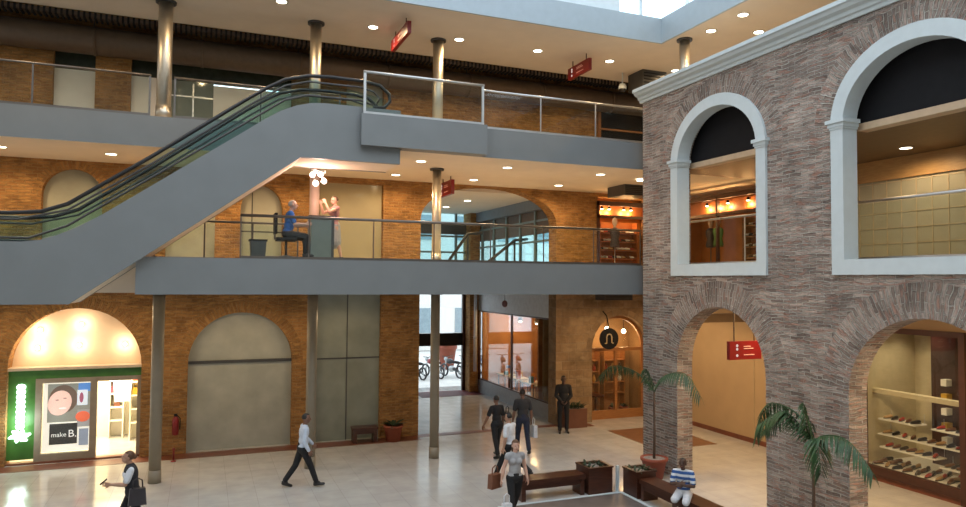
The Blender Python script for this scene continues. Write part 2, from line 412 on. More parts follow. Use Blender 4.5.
# ------------------------------------------------------------------ gallery slabs
GALFLOOR = pbr('gallery_floor_tile', (.50, .45, .37), .25, var=.05, scale=3)
def slab(name, poly, z0, z1, mats=(FASCIA, SOFFIT), side=0):
    mb = MB(); n = len(poly)
    mb.face([(x, y, z0) for x, y in poly], 1); mb.face([(x, y, z1) for x, y in poly], 2)
    for i in range(n):
        p, q = poly[i], poly[(i+1) % n]
        mb.face([(*p, z0), (*q, z0), (*q, z1), (*p, z1)], side)
    return struct(name, mb, (*mats, GALFLOOR))
slab('floor_gallery_lower', [(-1.31, YS), (11.45, YS), (11.45, 2), (24, 2), (24, YW), (-1.31, YW)], L1B, L1T)
slab('floor_gallery_lower_rear', [(-9, 18.0), (-1.31, 18.0), (-1.31, YW), (-9, YW)], L1B, L1T, (SOFFIT, SOFFIT))  # cream edge: the warm light on this fascia is put into its colour
slab('floor_gallery_upper', [(-9, 18.0), (4.27, 18.0), (4.27, YS), (11.45, YS), (11.45, 2), (24, 2), (24, YW), (-9, YW)], L2B, L2T)
# boxed-out fascia beside the escalator landing
struct('trim_5', MB().box((3.27, 6.37), (15.72, 15.86), (L2B, L2T)).box((4.27, 6.37), (15.86, YS), (L2B, L2T)), FASCIA)
# ceiling of the top gallery with the cool grey upstand around the void
slab('ceiling', [(-9, YS), (11.77, YS), (11.77, -2), (24, -2), (24, 19.75), (-9, 19.75)], L3B, L3T)
struct('trim_6', MB().box((-9, 11.768), (YS-.06, YS-.002), (L3B-.03, L3T+.1)).box((11.70, 11.768), (-2, YS-.06), (L3B-.03, L3T+.1)), pbr('upstand_paint', (.40, .47, .52), .5, var=.03))
struct('ceiling_void_lining', MB().box((-9, 24), (19.75, 21.0), (12.05, 12.3)).box((-9, 24), (19.70, 19.78), (11.5, 12.05)), DARKB)
# ducts and ribbed cable tray along the back wall
d = empty('ribbed_cable_tray', (2, 20.0, 11.1), 'dark ribbed cable tray running along the back edge of the top gallery ceiling', 'cable tray')
part(MB().box((-9, 16), (19.80, 20.1), (11.36, 11.46)), 'tray_bed', DARKB, d)
rb = MB()
for i in range(200): rb.box((-8.9+i*.124, -8.85+i*.124), (19.78, 20.12), (11.32, 11.475))
part(rb, 'tray_ribs', BLACKM, d)['kind'] = 'stuff'
for i in range(6): part(MB().tube([(-8+i*4.2, 19.95, 11.46), (-8+i*4.2, 19.95, 12.05)], .012, 6), 'hanger_rod', DARKG, d)
d = empty('air_duct', (2, 20.55, 10.98), 'long brown round air duct under the top gallery ceiling against the brick wall', 'duct')
part(MB().tube([(-9, 20.55, 10.98), (16, 20.55, 10.98)], .36, 20), 'duct_pipe', DARKB, d)
for i in range(9): part(MB().tube([(-8+i*2.6, 20.55, 10.98), (-7.92+i*2.6, 20.55, 10.98)], .375, 20), 'duct_collar', DARKB, d); part(MB().tube([(-8+i*2.6, 20.55, 11.3), (-8+i*2.6, 20.55, 12.05)], .012, 6), 'hanger_rod', DARKG, d)
# ------------------------------------------------------------------ steel columns
def column(x, y, z0, z1, r, mat, label, collar=True):
    c = empty('steel_column', (x, y, z0), label, 'column', 'round columns of the galleries'); c['kind'] = 'thing'
    part(MB().tube([(x, y, z0), (x, y, z1)], r, 24), 'shaft', mat, c)
    if collar: part(MB().lathe((x, y, z1-.05), [(r+.07, 0), (r+.07, .05)], 24), 'cap_plate', DARKG, c)
    part(MB().lathe((x, y, z0), [(r+.012, 0), (r+.012, .3)], 24), 'base_sleeve', mat, c)
column(-.97, 18.3, 0, L1B, .135, PAINTCOL, 'tall ground floor column standing in front of the brick wall beside the lit green shop')
column(2.62, 18.35, 0, L1B, .13, PAINTCOL, 'ground floor column behind the striding person in the pale shirt')
column(5.90, 18.25, 0, L1B, .125, PAINTCOL, 'ground floor column standing in front of the bright street entrance')
column(2.62, 18.35, L1T, L2B, .125, pbr('pink_lit_column', (.55, .42, .36), .4, var=.05), 'lower gallery column behind the kiosk under the spotlight cluster')  # the spotlights' pink light is put into this column's base colour
column(5.92, 18.3, L1T, L2B, .125, STEEL, 'brass coloured column on the lower gallery in front of the street windows')
column(-.98, 18.3, L2T, L3B, .165, STEEL, 'bright steel column on the upper gallery left of the escalator, the thickest one')
column(2.58, 18.3, L2T, L3B, .145, STEEL, 'steel column on the upper gallery rising behind the escalator handrails')
column(5.92, 18.3, L2T, L3B, .145, STEEL, 'steel column on the upper gallery behind the boxed-out glass railing')
column(12.15, 15.6, L2T, L3B, .14, STEEL, 'column above the white cornice near the corner of the ceiling void')
column(14.1, 12.45, L2T, L3B, .16, STEEL, 'column above the white cornice at the top edge of the picture')

# ------------------------------------------------------------------ glass railings
def railing(p, q, z0, n, label, h=.95, base=.06, post=.022, rail=.028, metal=RAILM, g=GLASSC, ends=True, gapf=0.02):
    p, q = Vector((*p, z0)), Vector((*q, z0)); d = (q-p).normalized(); L = (q-p).length
    nrm = Vector((-d.y, d.x, 0)); r = empty('glass_railing', (p+q)/2, label, 'railing', 'glass railings of the galleries')
    rot = Matrix((d, nrm, Vector((0, 0, 1)))).transposed()
    def obox(a, b, t, za, zb):
        mb = MB(); P = [p + d*u + nrm*w + Vector((0, 0, z)) for u in (a, b) for w in (-t, t) for z in (za, zb)]
        for f in ((0, 1, 3, 2), (4, 6, 7, 5), (0, 4, 5, 1), (2, 3, 7, 6), (0, 2, 6, 4), (1, 5, 7, 3)): mb.face([P[i] for i in f])
        return mb
    part(obox(0, L, .03, 0, base), 'base_channel', metal, r)
    part(MB().tube([p+Vector((0, 0, h)), q+Vector((0, 0, h))], rail, 10), 'handrail', metal, r)
    for i in range(n+1):
        if not ends and i in (0, n): continue
        u = min(max(L*i/n, post), L-post)
        part(obox(u-post, u+post, post*.7, 0, h), 'post', metal, r)
    for i in range(n): part(obox(L*i/n+post+gapf, L*(i+1)/n-post-gapf, .006, base+.01, h-.05), 'glass_panel', g, r)
    return r
railing((.72, YS+.06), (11.1, YS+.06), L1T, 7, 'long glass railing along the edge of the lower gallery in front of the kiosk', post=.014, rail=.034)
railing((-1.1, 18.05), (2.2, 18.05), L1T, 3, 'short dark railing on the lower gallery under the escalator slope', h=.93, metal=DARKG, post=.018)
railing((-8.4, 18.06), (-1.25, 18.06), L2T, 3, 'glass railing on the upper gallery left of the bright steel column', post=.02, h=.97)
railing((-.75, 18.06), (3.2, 18.06), L2T, 2, 'glass railing on the upper gallery behind the escalator slope', post=.02, h=.97)
railing((3.32, 15.80), (6.30, 15.80), L2T, 1, 'boxed-out glass railing with pale frame around the escalator handrail loop', post=.03, rail=.035, metal=ALU, h=.98)
railing((6.40, YS+.06), (11.3, YS+.06), L2T, 3, 'glass railing on the upper gallery running up to the arcade wall', post=.016, metal=ALU, h=.97)
railing((11.75, 2.5), (11.75, 15.5), L1T, 5, 'railing behind the arched windows of the arcade wall on the lower gallery', h=1.12, post=.014, metal=ALU)
struct('trim_17', MB().box((-9, 10.4), (YS+.02, YS+.12), (L3T+.1, 13.6)), pbr('pale_parapet', (.72, .80, .84), .6, var=.03))
wn = MB()
for i in range(7): wn.box((4+i*2, 4.1+i*2), (20.4, 20.5), (12.2, 16.3))
for i in range(9): wn.box((16.0, 16.1), (3.4+i*2, 3.5+i*2), (12.2, 16.3))
wn.box((4, 15.99), (20.41, 20.49), (14.0, 14.1)).box((16.01, 16.09), (3, 20.39), (14.0, 14.1))
o = struct('window_3', wn, ALU)
struct('window_pane', MB().box((4, 16), (20.44, 20.46), (12.2, 16.3)).box((16.04, 16.06), (3, 20.4), (12.2, 16.3)), glass('sky_window_glass', (.9, .97, 1), .5, 1.3), o)

# ------------------------------------------------------------------ escalator
YE0, YE1 = 15.90, 17.35
esc = empty('escalator', (0, 16.6, L1T), 'long grey clad escalator climbing between the lower and the upper gallery', 'escalator')
top = [(-8, 5.49), (-3.30, 5.49), (-3.0, 5.53), (-2.72, 5.63), (-2.4, 5.78), (-1.96, 6.05), (.80, 8.03), (1.15, 8.29), (1.5, 8.52), (1.85, 8.68), (2.15, 8.76), (2.45, 8.79), (4.23, 8.79)]
bot = [(4.23, 7.52), (1.95, 7.52), (-2.47, 4.27), (-8, 4.27)]
poly = top+bot
for y0, y1, nm in ((YE0, YE0+.09, 'side_panel'), (YE1-.09, YE1, 'side_panel')):
    part(MB().prism(poly, 'y', y0, y1), nm, FASCIA, esc)
part(MB().prism([(4.23, 7.53), (1.95, 7.53), (-2.47, 4.28), (-8, 4.28), (-8, 4.34), (-2.5, 4.34), (1.92, 7.6), (4.23, 7.6)], 'y', YE0+.09, YE1-.09), 'soffit', SOFFIT, esc)
part(MB().box((4.17, 4.23), (YE0+.09, YE1-.09), (7.6, 8.6)), 'end_plate', FASCIA, esc)
# steps
st = MB(); x = -2.6; z = 5.27
st.box((-8, -2.6), (YE0+.25, YE1-.25), (5.1, 5.27))
while z < 8.55:
    st.box((x, x+.38), (YE0+.25, YE1-.25), (z-.1, z+.1)); x += .293; z += .212
st.box((x, 4.15), (YE0+.25, YE1-.25), (8.4, 8.6))
part(st, 'step_band', DARKG, esc)
def off(pts, dz): return [(x, z+dz) for x, z in pts]
rail_c = [(-8, 6.05), (-3.55, 6.05), (-3.0, 6.10), (-2.55, 6.27), (-1.09, 7.31), (.86, 8.78), (1.25, 9.05), (1.6, 9.26), (2.1, 9.40), (2.6, 9.43), (3.38, 9.42), (3.75, 9.36), (3.97, 9.18), (3.99, 9.0), (3.86, 8.85), (3.6, 8.82)]
for yy, gm in ((YE0+.10, GLASSG), (YE1-.10, GLASSG)):
    gl = MB(); lower = [(-8, 5.5), (-3.3, 5.5), (-2.72, 5.64), (-1.96, 6.06), (.80, 8.04), (1.5, 8.53), (2.15, 8.77), (3.9, 8.80)]
    upper = [(-8, 6.0), (-3.3, 6.02), (-2.55, 6.22), (-1.09, 7.26), (.86, 8.73), (1.6, 9.21), (2.1, 9.35), (3.9, 9.05)]
    for i in range(7):
        a, b, c, e = lower[i], lower[i+1], upper[i+1], upper[i]
        gl.face([(a[0], yy, a[1]), (b[0], yy, b[1]), (c[0], yy, c[1]), (e[0], yy, e[1])])
    part(gl, 'glass_balustrade', gm, esc)
    part(MB().tube([(x, yy, z) for x, z in rail_c], .042, 10), 'handrail', BLACK, esc)
    part(MB().tube([(x, yy, z) for x, z in [(-8, 5.93), (-3.4, 5.93), (-2.55, 6.15), (-1.05, 7.18), (.9, 8.64), (1.6, 9.12), (2.1, 9.27), (3.3, 9.27), (3.6, 9.2), (3.75, 9.05), (3.68, 8.93)]], .022, 8), 'rail_trim', DARKG, esc)
    part(MB().tube([(x, yy, z) for x, z in [(-8, 5.56), (-3.2, 5.57), (-2.55, 5.83), (-1.0, 6.93), (.95, 8.33), (1.6, 8.80), (2.1, 8.96), (3.3, 8.96), (3.6, 8.88)]], .025, 8), 'skirt_trim', DARKG, esc)

# ------------------------------------------------------------------ downlights
def downlight_proto():
    r = empty('ceiling_light', (0, 0, 0), '', 'ceiling light')
    MB().lathe((0, 0, 0), [(.125, -.012), (.125, 0), (.155, 0), (.155, -.012)], 20, cap=False).build('trim_ring', WHITE, r)
    MB().lathe((0, 0, 0), [(.0005, -.008), (.122, -.008)], 20, cap=False).build('lamp_disc', LAMP, r)
    return r
PROTO = [None]
def downlight(x, y, z, label, group, watts, col=(1, .68, .36), ang=168, blend=.5):
    if PROTO[0] is None:
        PROTO[0] = downlight_proto(); o = PROTO[0]; o.location = (x, y, z); o['label'] = label; o['group'] = group
    else: o = dup(PROTO[0], (x, y, z), label, group)
    if watts:
        l = bpy.data.lights.new('downlight_lamp', 'SPOT'); l.energy = watts; l.color = col; l.spot_size = math.radians(ang); l.spot_blend = blend; l.shadow_soft_size = .1
        lo = bpy.data.objects.new('downlight_lamp', l); COL.objects.link(lo); lo.location = (x, y, z-.04)
    return o
W_L2, W_L1, W_L0 = 125, 135, 68
G = 'round downlights in the top gallery ceiling'
for i in range(5): downlight(1.6+2.42*(i+1) if i else 4.02, 18.03, L3B, 'round downlight in the top gallery ceiling, %s along the back row from the escalator' % ORD[i], G, W_L2)
for i, x in enumerate((-6.0, -3.3, -.2, 1.6)): downlight(x, 17.2, L3B, 'round downlight above the upper gallery over the escalator, %s from the outer side' % ORD[i], G, W_L2)
for i, (x, y) in enumerate(((12.37, 14.78), (12.35, 13.57), (13.59, 14.36), (13.6, 11.6))): downlight(x, y, L3B, ['small round downlight above the cornice, closest to the void corner', 'small round downlight above the cornice, next one along the void edge', 'large glaring round downlight above the cornice on the arcade side', 'round downlight above the cornice at the upper frame edge'][i], G, W_L2)
G = 'round downlights under the upper gallery'
for i, x in enumerate((5.16, 7.6, 10.52)):
    downlight(x, 17.3, L2B, 'round downlight under the upper gallery, front row, %s from the escalator' % ORD[i], G, W_L1)
    downlight(x, 19.85, L2B, 'round downlight under the upper gallery, rear row, %s from the escalator' % ORD[i], G, W_L1)
for i, x in enumerate((-7.0, -4.53, -2.2, .2, 2.7)): downlight(x, 19.48, L2B, 'round downlight under the upper gallery behind the escalator, %s from the outer end' % ORD[i], G, W_L1)
G = 'round downlights in the passage ceiling of the lower gallery'
for i, (x, y) in enumerate(((8.97, 24.05), (8.96, 26.47))): downlight(x, y, 7.74, ['round downlight in the white passage ceiling, closer to the brick arch', 'round downlight in the white passage ceiling, farther in by the windows'][i], G, 60)
G = 'round downlights in the arcade corridor of the lower gallery'
for i, y in enumerate((17.6, 14.8, 12.4, 9.8, 7)): downlight(12.1, y, L2B-.04, 'round downlight in the corridor behind the arched windows, %s from the back' % ORD[i], G, 48)
G = 'round downlights under the lower gallery over the ground floor'
for i, x in enumerate((-7, -4.4, -1.7, 1.0, 3.8)):
    downlight(x, 19.3, L1B, 'round downlight under the lower gallery before the shop wall, %s from the outer end' % ORD[i], G, W_L0)
for i, x in enumerate((12.3, 13.8)): downlight(x, 18.8, L1B, 'round downlight over the stone arch shop, %s from the arcade' % ORD[i], G, 90)
for i, y in enumerate((16.6, 12.85, 10.4, 7.9, 5.5)): downlight(12.5, y, L1B, 'round downlight in the ground floor corridor behind the arcade, %s from the back' % ORD[i], G, 250)

# spotlight cluster under the escalator landing
c = empty('spotlight_cluster', (2.55, 17.4, 7.5), 'cluster of glaring pinkish spotlights under the escalator landing above the kiosk', 'spotlight')
part(MB().box((2.40, 2.75), (17.42, 17.5), (7.42, 7.50)), 'mount_bar', WHITE, c)
for i, (x, z) in enumerate(((2.42, 7.36), (2.62, 7.38), (2.70, 7.22), (2.5, 7.15))):
    h = part(MB().tube([(x, 17.44, z+.07), (x, 17.36, z)], [.05, .075], 14), 'spot_head', WHITE, c)
    part(MB().ell((x, 17.35, z-.005), (.065, .03, .065)), 'bulb', emit('spot_bulb', (1, .78, .68), 7), h)
l = bpy.data.lights.new('spot_cluster_lamp', 'POINT'); l.energy = 60; l.color = (1, .6, .45); l.shadow_soft_size = .12
lo = bpy.data.objects.new('spot_cluster_lamp', l); COL.objects.link(lo); lo.location = (2.55, 17.15, 7.15)

# ------------------------------------------------------------------ hanging red signs
def red_sign(c, axis, w, h, ztop, label, tilt=0):
    """axis 'x' or 'y': direction of the sign's long side"""
    x, y, z = c; r = empty('hanging_sign', c, label, 'sign', 'red hanging direction signs')
    def bb(u0, u1, t, z0, z1, du=0):
        return MB().box((x+u0, x+u1), (y-t, y+t), (z+z0, z+z1)) if axis == 'x' else MB().box((x-t, x+t), (y+u0, y+u1), (z+z0, z+z1))
    p = part(bb(-w/2, w/2, .05, -h/2, h/2), 'sign_board', RED, r, .01)
    for u in (-w*.32, w*.32): part(bb(u-.012, u+.012, .012, h/2, ztop-z), 'hanger_rod', DARKB, r)
    for sgn in (-1, 1):
        for k, zz in enumerate((.27, 0.08, -.27)):
            o = MB(); 
            cc = (x-w*.27*(-1 if axis == 'x' and sgn > 0 else 1), y+sgn*.052, z+zz*h) if axis == 'x' else (x+sgn*.052, y+w*.3, z+zz*h)
            o.ell(cc, (.035, .006, .035) if axis == 'x' else (.006, .035, .035), 10, 6); part(o, 'pictogram', SIGNW, p)
        for k, (zz, L) in enumerate(((.22, .22), (.10, .30), (-.24, .34))):
            o = MB(); d = .052*sgn
            if axis == 'x': o.box((x-.06, x-.06+L*w), (y+d-.003, y+d+.003), (z+zz*h-.01, z+zz*h+.01))
            else: o.box((x+d-.003, x+d+.003), (y-.06-L*w*.6, y+.1), (z+zz*h-.012, z+zz*h+.012))
            part(o, 'text_line', pbr('sign_text', (.75, .45, .42), .5), p)
    return r
red_sign((11.98, 13.2, 3.2), 'x', .95, .43, L1B, 'red hanging direction sign in the ground floor arch of the brick arcade')
red_sign((4.66, 17.6, 11.16), 'y', 1.65, .30, L3B, 'red hanging sign under the top gallery ceiling nearest the picture top, above the escalator box')
red_sign((10.28, 18.1, 11.12), 'y', 1.25, .34, L3B, 'red hanging sign under the top gallery ceiling close to the arcade corner')
red_sign((6.72, 19.8, 7.55), 'y', 1.1, .42, L2B, 'small red hanging sign beside the brass coloured column on the lower gallery')
# security camera
c = empty('security_camera', (12.3, 18.9, L3B), 'white pendant security camera hanging from the top gallery ceiling by the arcade corner', 'camera')
part(MB().tube([(12.3, 18.9, L3B), (12.3, 18.9, 11.12)], .025, 10), 'drop_rod', WHITE, c)
b = part(MB().lathe((12.3, 18.9, 10.95), [(.09, .17), (.13, .08), (.13, 0)], 16), 'housing', WHITE, c)
part(MB().ell((12.3, 18.9, 10.95), (.11, .11, .1)), 'dome', BLACK, b)
# air conditioning boxes
def ac(name, c, s, label):
    x, y, z = c; a, b2, h = s; r = empty(name, c, label, 'air conditioner')
    part(MB().box((x-a, x+a), (y-b2, y+b2), (z-h, z+h)), 'casing', DARKG, r, .02)
    g = MB()
    for i in range(5): g.box((x-a*.9, x+a*.9), (y-b2-.02, y-b2), (z-h*.8+i*h*.35, z-h*.72+i*h*.35))
    part(g, 'louver_grille', BLACKM, r)
ac('air_conditioner', (12.75, 19.2, 7.71), (.5, .5, .17), 'dark air conditioning box hung under the upper gallery by the orange shop')
ac('air_conditioner', (13.0, 20.5, 4.32), (.55, .3, .14), 'dark air conditioning box above the stone arch shop')
ac('vent_box', (13.1, 18.7, 11.2), (.45, .4, .28), 'dark framed vent box under the top gallery ceiling just over the cornice end')
# ------------------------------------------------------------------ infill panels of the back wall
def infill(name, pts, y, t, mat, bar=None):
    o = struct(name, MB().prism(pts, 'y', y, y+t), mat)
    if bar: struct('cross_bar', MB().box((bar[0], bar[1]), (y-.05, y+.01), (bar[2]-.04, bar[2]+.04)), DARKG, o)
    return o
seg = arch_pts(-.36, 2.46, 2.45, 1.41, 24)
infill('door_1', [(-.36, 0)]+seg+[(2.46, 0)], 21.25, .1, pbr('worn_grey_panel', (.41, .42, .36), .5, var=.14, scale=1.6), (-.36, 2.46, 2.45))
o = infill('door_2', [(3.1, 0), (5.08, 0), (5.08, 4.5), (3.1, 4.5)], 21.2, .08, pbr('grey_glazed_panel', (.25, .27, .22), .12, var=.15, scale=1.4))
struct('panel_joint', MB().box((3.12, 5.06), (21.185, 21.21), (2.42, 2.46)).box((4.05, 4.08), (21.185, 21.21), (0, 4.4)), DARKG, o)
# lower gallery
infill('door_3', [(-3.97, 5)]+arch_pts(-3.96, -2.54, 6.95, .73, 16)+[(-2.54, 5)], 21.25, .1, PANEL)
o = infill('door_4', [(-1.02, 5), (.29, 5), (.29, 7.52), (-1.02, 7.52)], 21.2, .1, PANEL)
o = infill('door_5', [(.92, 5)]+arch_pts(.93, 2.11, 6.75, .76, 16)+[(2.11, 5)], 21.25, .1, PANELT)
struct('panel_joint', MB().box((.94, 2.10), (21.24, 21.26), (6.15, 6.19)).box((1.25, 1.28), (21.24, 21.26), (5.2, 7.3)), DARKG, o)
o = infill('door_6', [(3.13, 5), (5.1, 5), (5.1, 7.75), (3.13, 7.75)], 21.2, .08, pbr('tan_glazed_panel', (.40, .35, .22), .08, var=.06, scale=1.2, coat=1))
# upper gallery
infill('door_7', [(-3.8, 8.4), (-2.78, 8.4), (-2.78, 10.35), (-3.8, 10.35)], 21.2, .06, PANELW)
infill('door_8', [(-1.97, 8.4), (-1.0, 8.4), (-1.0, 10.35), (-1.97, 10.35)], 21.2, .06, PANELW)
o = infill('door_9', [(-.95, 8.4), (.15, 8.4), (.15, 10.35), (-.95, 10.35)], 21.22, .03, pbr('greenish_door_glass', (.17, .19, .16), .06, var=.1, scale=1.2))
struct('door_frame', MB().box((-.40, -.36), (21.2, 21.23), (8.6, 10.3)).box((-.95, .15), (21.2, 21.23), (9.9, 9.94)), ALU, o)
infill('door_10', [(.15, 8.4), (2.32, 8.4), (2.32, 10.3), (.15, 10.3)], 21.2, .06, PANELW)
infill('door_11', [(3.88, 8.4), (5.07, 8.4), (5.07, 10.82), (3.88, 10.82)], 21.2, .06, PANELT)
tr = MB()
for a, b in ((-3.8, -2.78), (-1.97, 2.32)): tr.box((a, b), (21.22, 21.28), (10.35, 11.02))
struct('window_4', tr, pbr('dark_transom', (.035, .045, .035), .25, var=.2))
# ------------------------------------------------------------------ green shop under the left arch
shop = MB(); YB = 24.2
shop.box((-4.7, -4.6), (21.55, YB), (0, 2.6)).box((-1.46, -1.36), (21.55, YB), (0, 2.6)).box((-4.7, -1.36), (YB, YB+.1), (0, 2.6)).box((-4.7, -1.36), (21.55, YB), (2.35, 2.45))
struct('wall_shop', shop, pbr('shop_wall_cream', (.85, .78, .60), .7, var=.03))
# vaulted lunette above the shop front
lu = MB(); ap = arch_pts(-4.57, -1.5, 2.45, 1.55, 24)
lu.prism(ap, 'y', 21.5, 21.56)
struct('wall_lunette', lu, pbr('lunette_plaster', (.80, .66, .48), .8, var=.03))
struct('trim_7', MB().box((-4.6, -1.47), (21.05, 21.5), (2.40, 2.47)), pbr('lunette_ledge', (.6, .5, .38), .6))
for i, (x, z) in enumerate(((-4.0, 2.95), (-3.05, 3.0), (-1.95, 3.0), (-3.95, 3.42), (-3.0, 3.55))):
    r = empty('wall_spotlight', (x, 21.42, z), ['lower spotlight of the plaster arch over the green shop, outermost', 'lower spotlight of the plaster arch over the green shop, middle', 'lower spotlight of the plaster arch over the green shop, by the column', 'upper spotlight of the plaster arch over the green shop, outer one', 'upper spotlight of the plaster arch over the green shop, at the crown'][i], 'spotlight', 'spotlights of the shop arch')
    part(MB().tube([(x, 21.5, z), (x, 21.42, z)], .05, 12), 'housing', WHITE, r)
    part(MB().ell((x, 21.41, z), (.05, .03, .05), 10, 6), 'bulb', LAMP, r)
    l = bpy.data.lights.new('wall_spot_lamp', 'POINT'); l.energy = 9; l.color = (1, .76, .5); l.shadow_soft_size = .06
    lo = bpy.data.objects.new('wall_spot_lamp', l); COL.objects.link(lo); lo.location = (x, 21.28, z)
sf = empty('storefront', (-3.05, 21.2, 0), 'green shop front with grey metal frame and open doorway under the plaster arch', 'shop front')
part(MB().box((-4.57, -1.5), (21.18, 21.30), (2.17, 2.40)), 'header_band', GREEN, sf)
part(MB().box((-4.57, -3.97), (21.18, 21.30), (.12, 2.17)), 'sign_pier', GREEN, sf)
fm = MB(); fm.box((-3.97, -3.83), (21.17, 21.31), (.05, 2.17)).box((-2.72, -2.56), (21.17, 21.31), (.05, 2.17)).box((-1.6, -1.5), (21.17, 21.31), (.05, 2.17)).box((-3.83, -2.72), (21.175, 21.305), (2.05, 2.17)).box((-2.56, -1.6), (21.175, 21.305), (2.05, 2.17)).box((-3.83, -2.72), (21.175, 21.305), (.05, .22))
part(fm, 'frame', pbr('taupe_frame', (.30, .25, .19), .45), sf)
part(MB().box((-3.83, -2.72), (21.23, 21.24), (.22, 2.05)), 'window_pane', GLASSW, sf)
part(MB().box((-4.57, -1.5), (21.1, 21.32), (0, .05)), 'threshold', REDBORD, sf)
# glowing vertical sign with a flourish at the foot
sg = empty('illuminated_sign', (-4.28, 21.15, 1.1), 'glaring white upright illuminated sign on the green shop pier', 'sign')
GLOW = emit('sign_glow', (.80, 1, .96), 5.5)
for i in range(9):
    z = 1.98-i*.125
    b = MB(); b.tube([( -4.28+.075*math.cos(t), 21.14, z+.048*math.sin(t)) for t in [k*PI/5 for k in range(10)]], .03, 8, closed=True)
    part(b, 'glowing_character', GLOW, sg)
b = MB()
for t in range(6):
    a = t*PI/3; b.tube([(-4.28, 21.14, .74), (-4.28+.12*math.cos(a), 21.13, .74+.10*math.sin(a)), (-4.28+.25*math.cos(a+.25), 21.14, .74+.17*math.sin(a+.25))], [.055, .06, .02], 8)
part(b, 'glowing_flourish', GLOW, sg)
l = bpy.data.lights.new('sign_lamp', 'POINT'); l.energy = 22; l.color = (.8, 1, .97); l.shadow_soft_size = .2
lo = bpy.data.objects.new('sign_lamp', l); COL.objects.link(lo); lo.location = (-4.28, 20.85, 1.1)
# poster in the window
ps = empty('advertising_poster', (-3.28, 21.32, .25), 'large cosmetics poster with a printed face in the green shop window', 'poster')
def lit(name, col, s=.55):
    """glowing print: emission of the printed colour is added to brighten it"""
    m = pbr(name, col, .5, var=.06); b = [n for n in m.node_tree.nodes if n.type == 'BSDF_PRINCIPLED'][0]
    b.inputs['Emission Color'].default_value = (*col, 1); b.inputs['Emission Strength'].default_value = s; return m
part(MB().box((-3.82, -2.73), (21.34, 21.36), (.24, 2.03)), 'print_sheet', lit('poster_cream', (.80, .73, .62), .9), ps)
part(MB().box((-3.72, -2.74), (21.332, 21.34), (1.0, 2.0)), 'print_backdrop', lit('poster_grey', (.35, .33, .28), .4), ps)
part(MB().ell((-3.36, 21.334, 1.60), (.34, .008, .38), 24, 12), 'printed_hair', lit('poster_hair', (.22, .13, .09), .3), ps)
part(MB().ell((-3.44, 21.328, 1.50), (.27, .010, .33), 24, 12, mat=Matrix.Rotation(.3, 3, 'Y')), 'printed_face', lit('poster_skin', (.78, .50, .42), .8), ps)
fc = MB(); fc.ell((-3.50, 21.317, 1.58), (.045, .004, .012), 10, 6).ell((-3.32, 21.317, 1.62), (.045, .004, .012), 10, 6)
part(fc, 'printed_eyes', lit('poster_dark', (.25, .12, .10), .3), ps)
part(MB().ell((-3.37, 21.317, 1.36), (.09, .004, .025), 12, 6), 'printed_smile', lit('poster_white', (.88, .70, .66), .8), ps)
part(MB().box((-3.02, -2.74), (21.325, 21.331), (1.78, 2.0)), 'print_blue_block', lit('poster_blue', (.10, .25, .60), .7), ps)
part(MB().box((-3.04, -2.80), (21.318, 21.324), (1.42, 1.82)), 'print_white_pack', lit('poster_pack', (.75, .78, .85), .7), ps)
part(MB().ell((-2.94, 21.314, 1.62), (.05, .004, .14), 10, 6), 'print_pack_motif', lit('poster_pink', (.5, .12, .2), .4), ps)
part(MB().box((-3.03, -2.74), (21.325, 21.331), (.85, 1.3)), 'print_grey_block', lit('poster_mid', (.45, .42, .42), .4), ps)
part(MB().ell((-2.90, 21.315, 1.12), (.17, .012, .14), 18, 10), 'print_red_flower', lit('poster_red', (.80, .14, .06), .7), ps)
part(MB().box((-3.66, -3.02), (21.322, 21.331), (.42, .96)), 'print_black_block', lit('poster_black', (.035, .03, .03), .2), ps)
part(MB().box((-2.98, -2.76), (21.322, 21.331), (.36, .80)), 'print_side_block', lit('poster_bluegrey', (.30, .33, .42), .5), ps)
def text_mesh(body, size, loc, rot, mat, parent, name='lettering', ext=.004):
    cu = bpy.data.curves.new('t', 'FONT'); cu.body = body; cu.size = size; cu.extrude = ext; cu.align_x = 'LEFT'
    to = bpy.data.objects.new('t', cu); COL.objects.link(to)
    me = bpy.data.meshes.new_from_object(to.evaluated_get(bpy.context.evaluated_depsgraph_get())); bpy.data.objects.remove(to)
    me.transform(Matrix.Translation(loc) @ rot.to_4x4()); top = parent
    while top.parent is not None: top = top.parent
    me.transform(Matrix.Translation(-top.location)); me.materials.clear(); me.materials.append(mat)
    o = bpy.data.objects.new(name, me); COL.objects.link(o); o.parent = parent; return o
RX = Matrix.Rotation(PI/2, 3, 'X')
TXT = lit('poster_letters', (.75, .72, .68), .7)
text_mesh('make', .165, (-3.62, 21.318, .62), RX, TXT, ps); text_mesh('B.', .27, (-3.235, 21.318, .60), RX, TXT, ps)
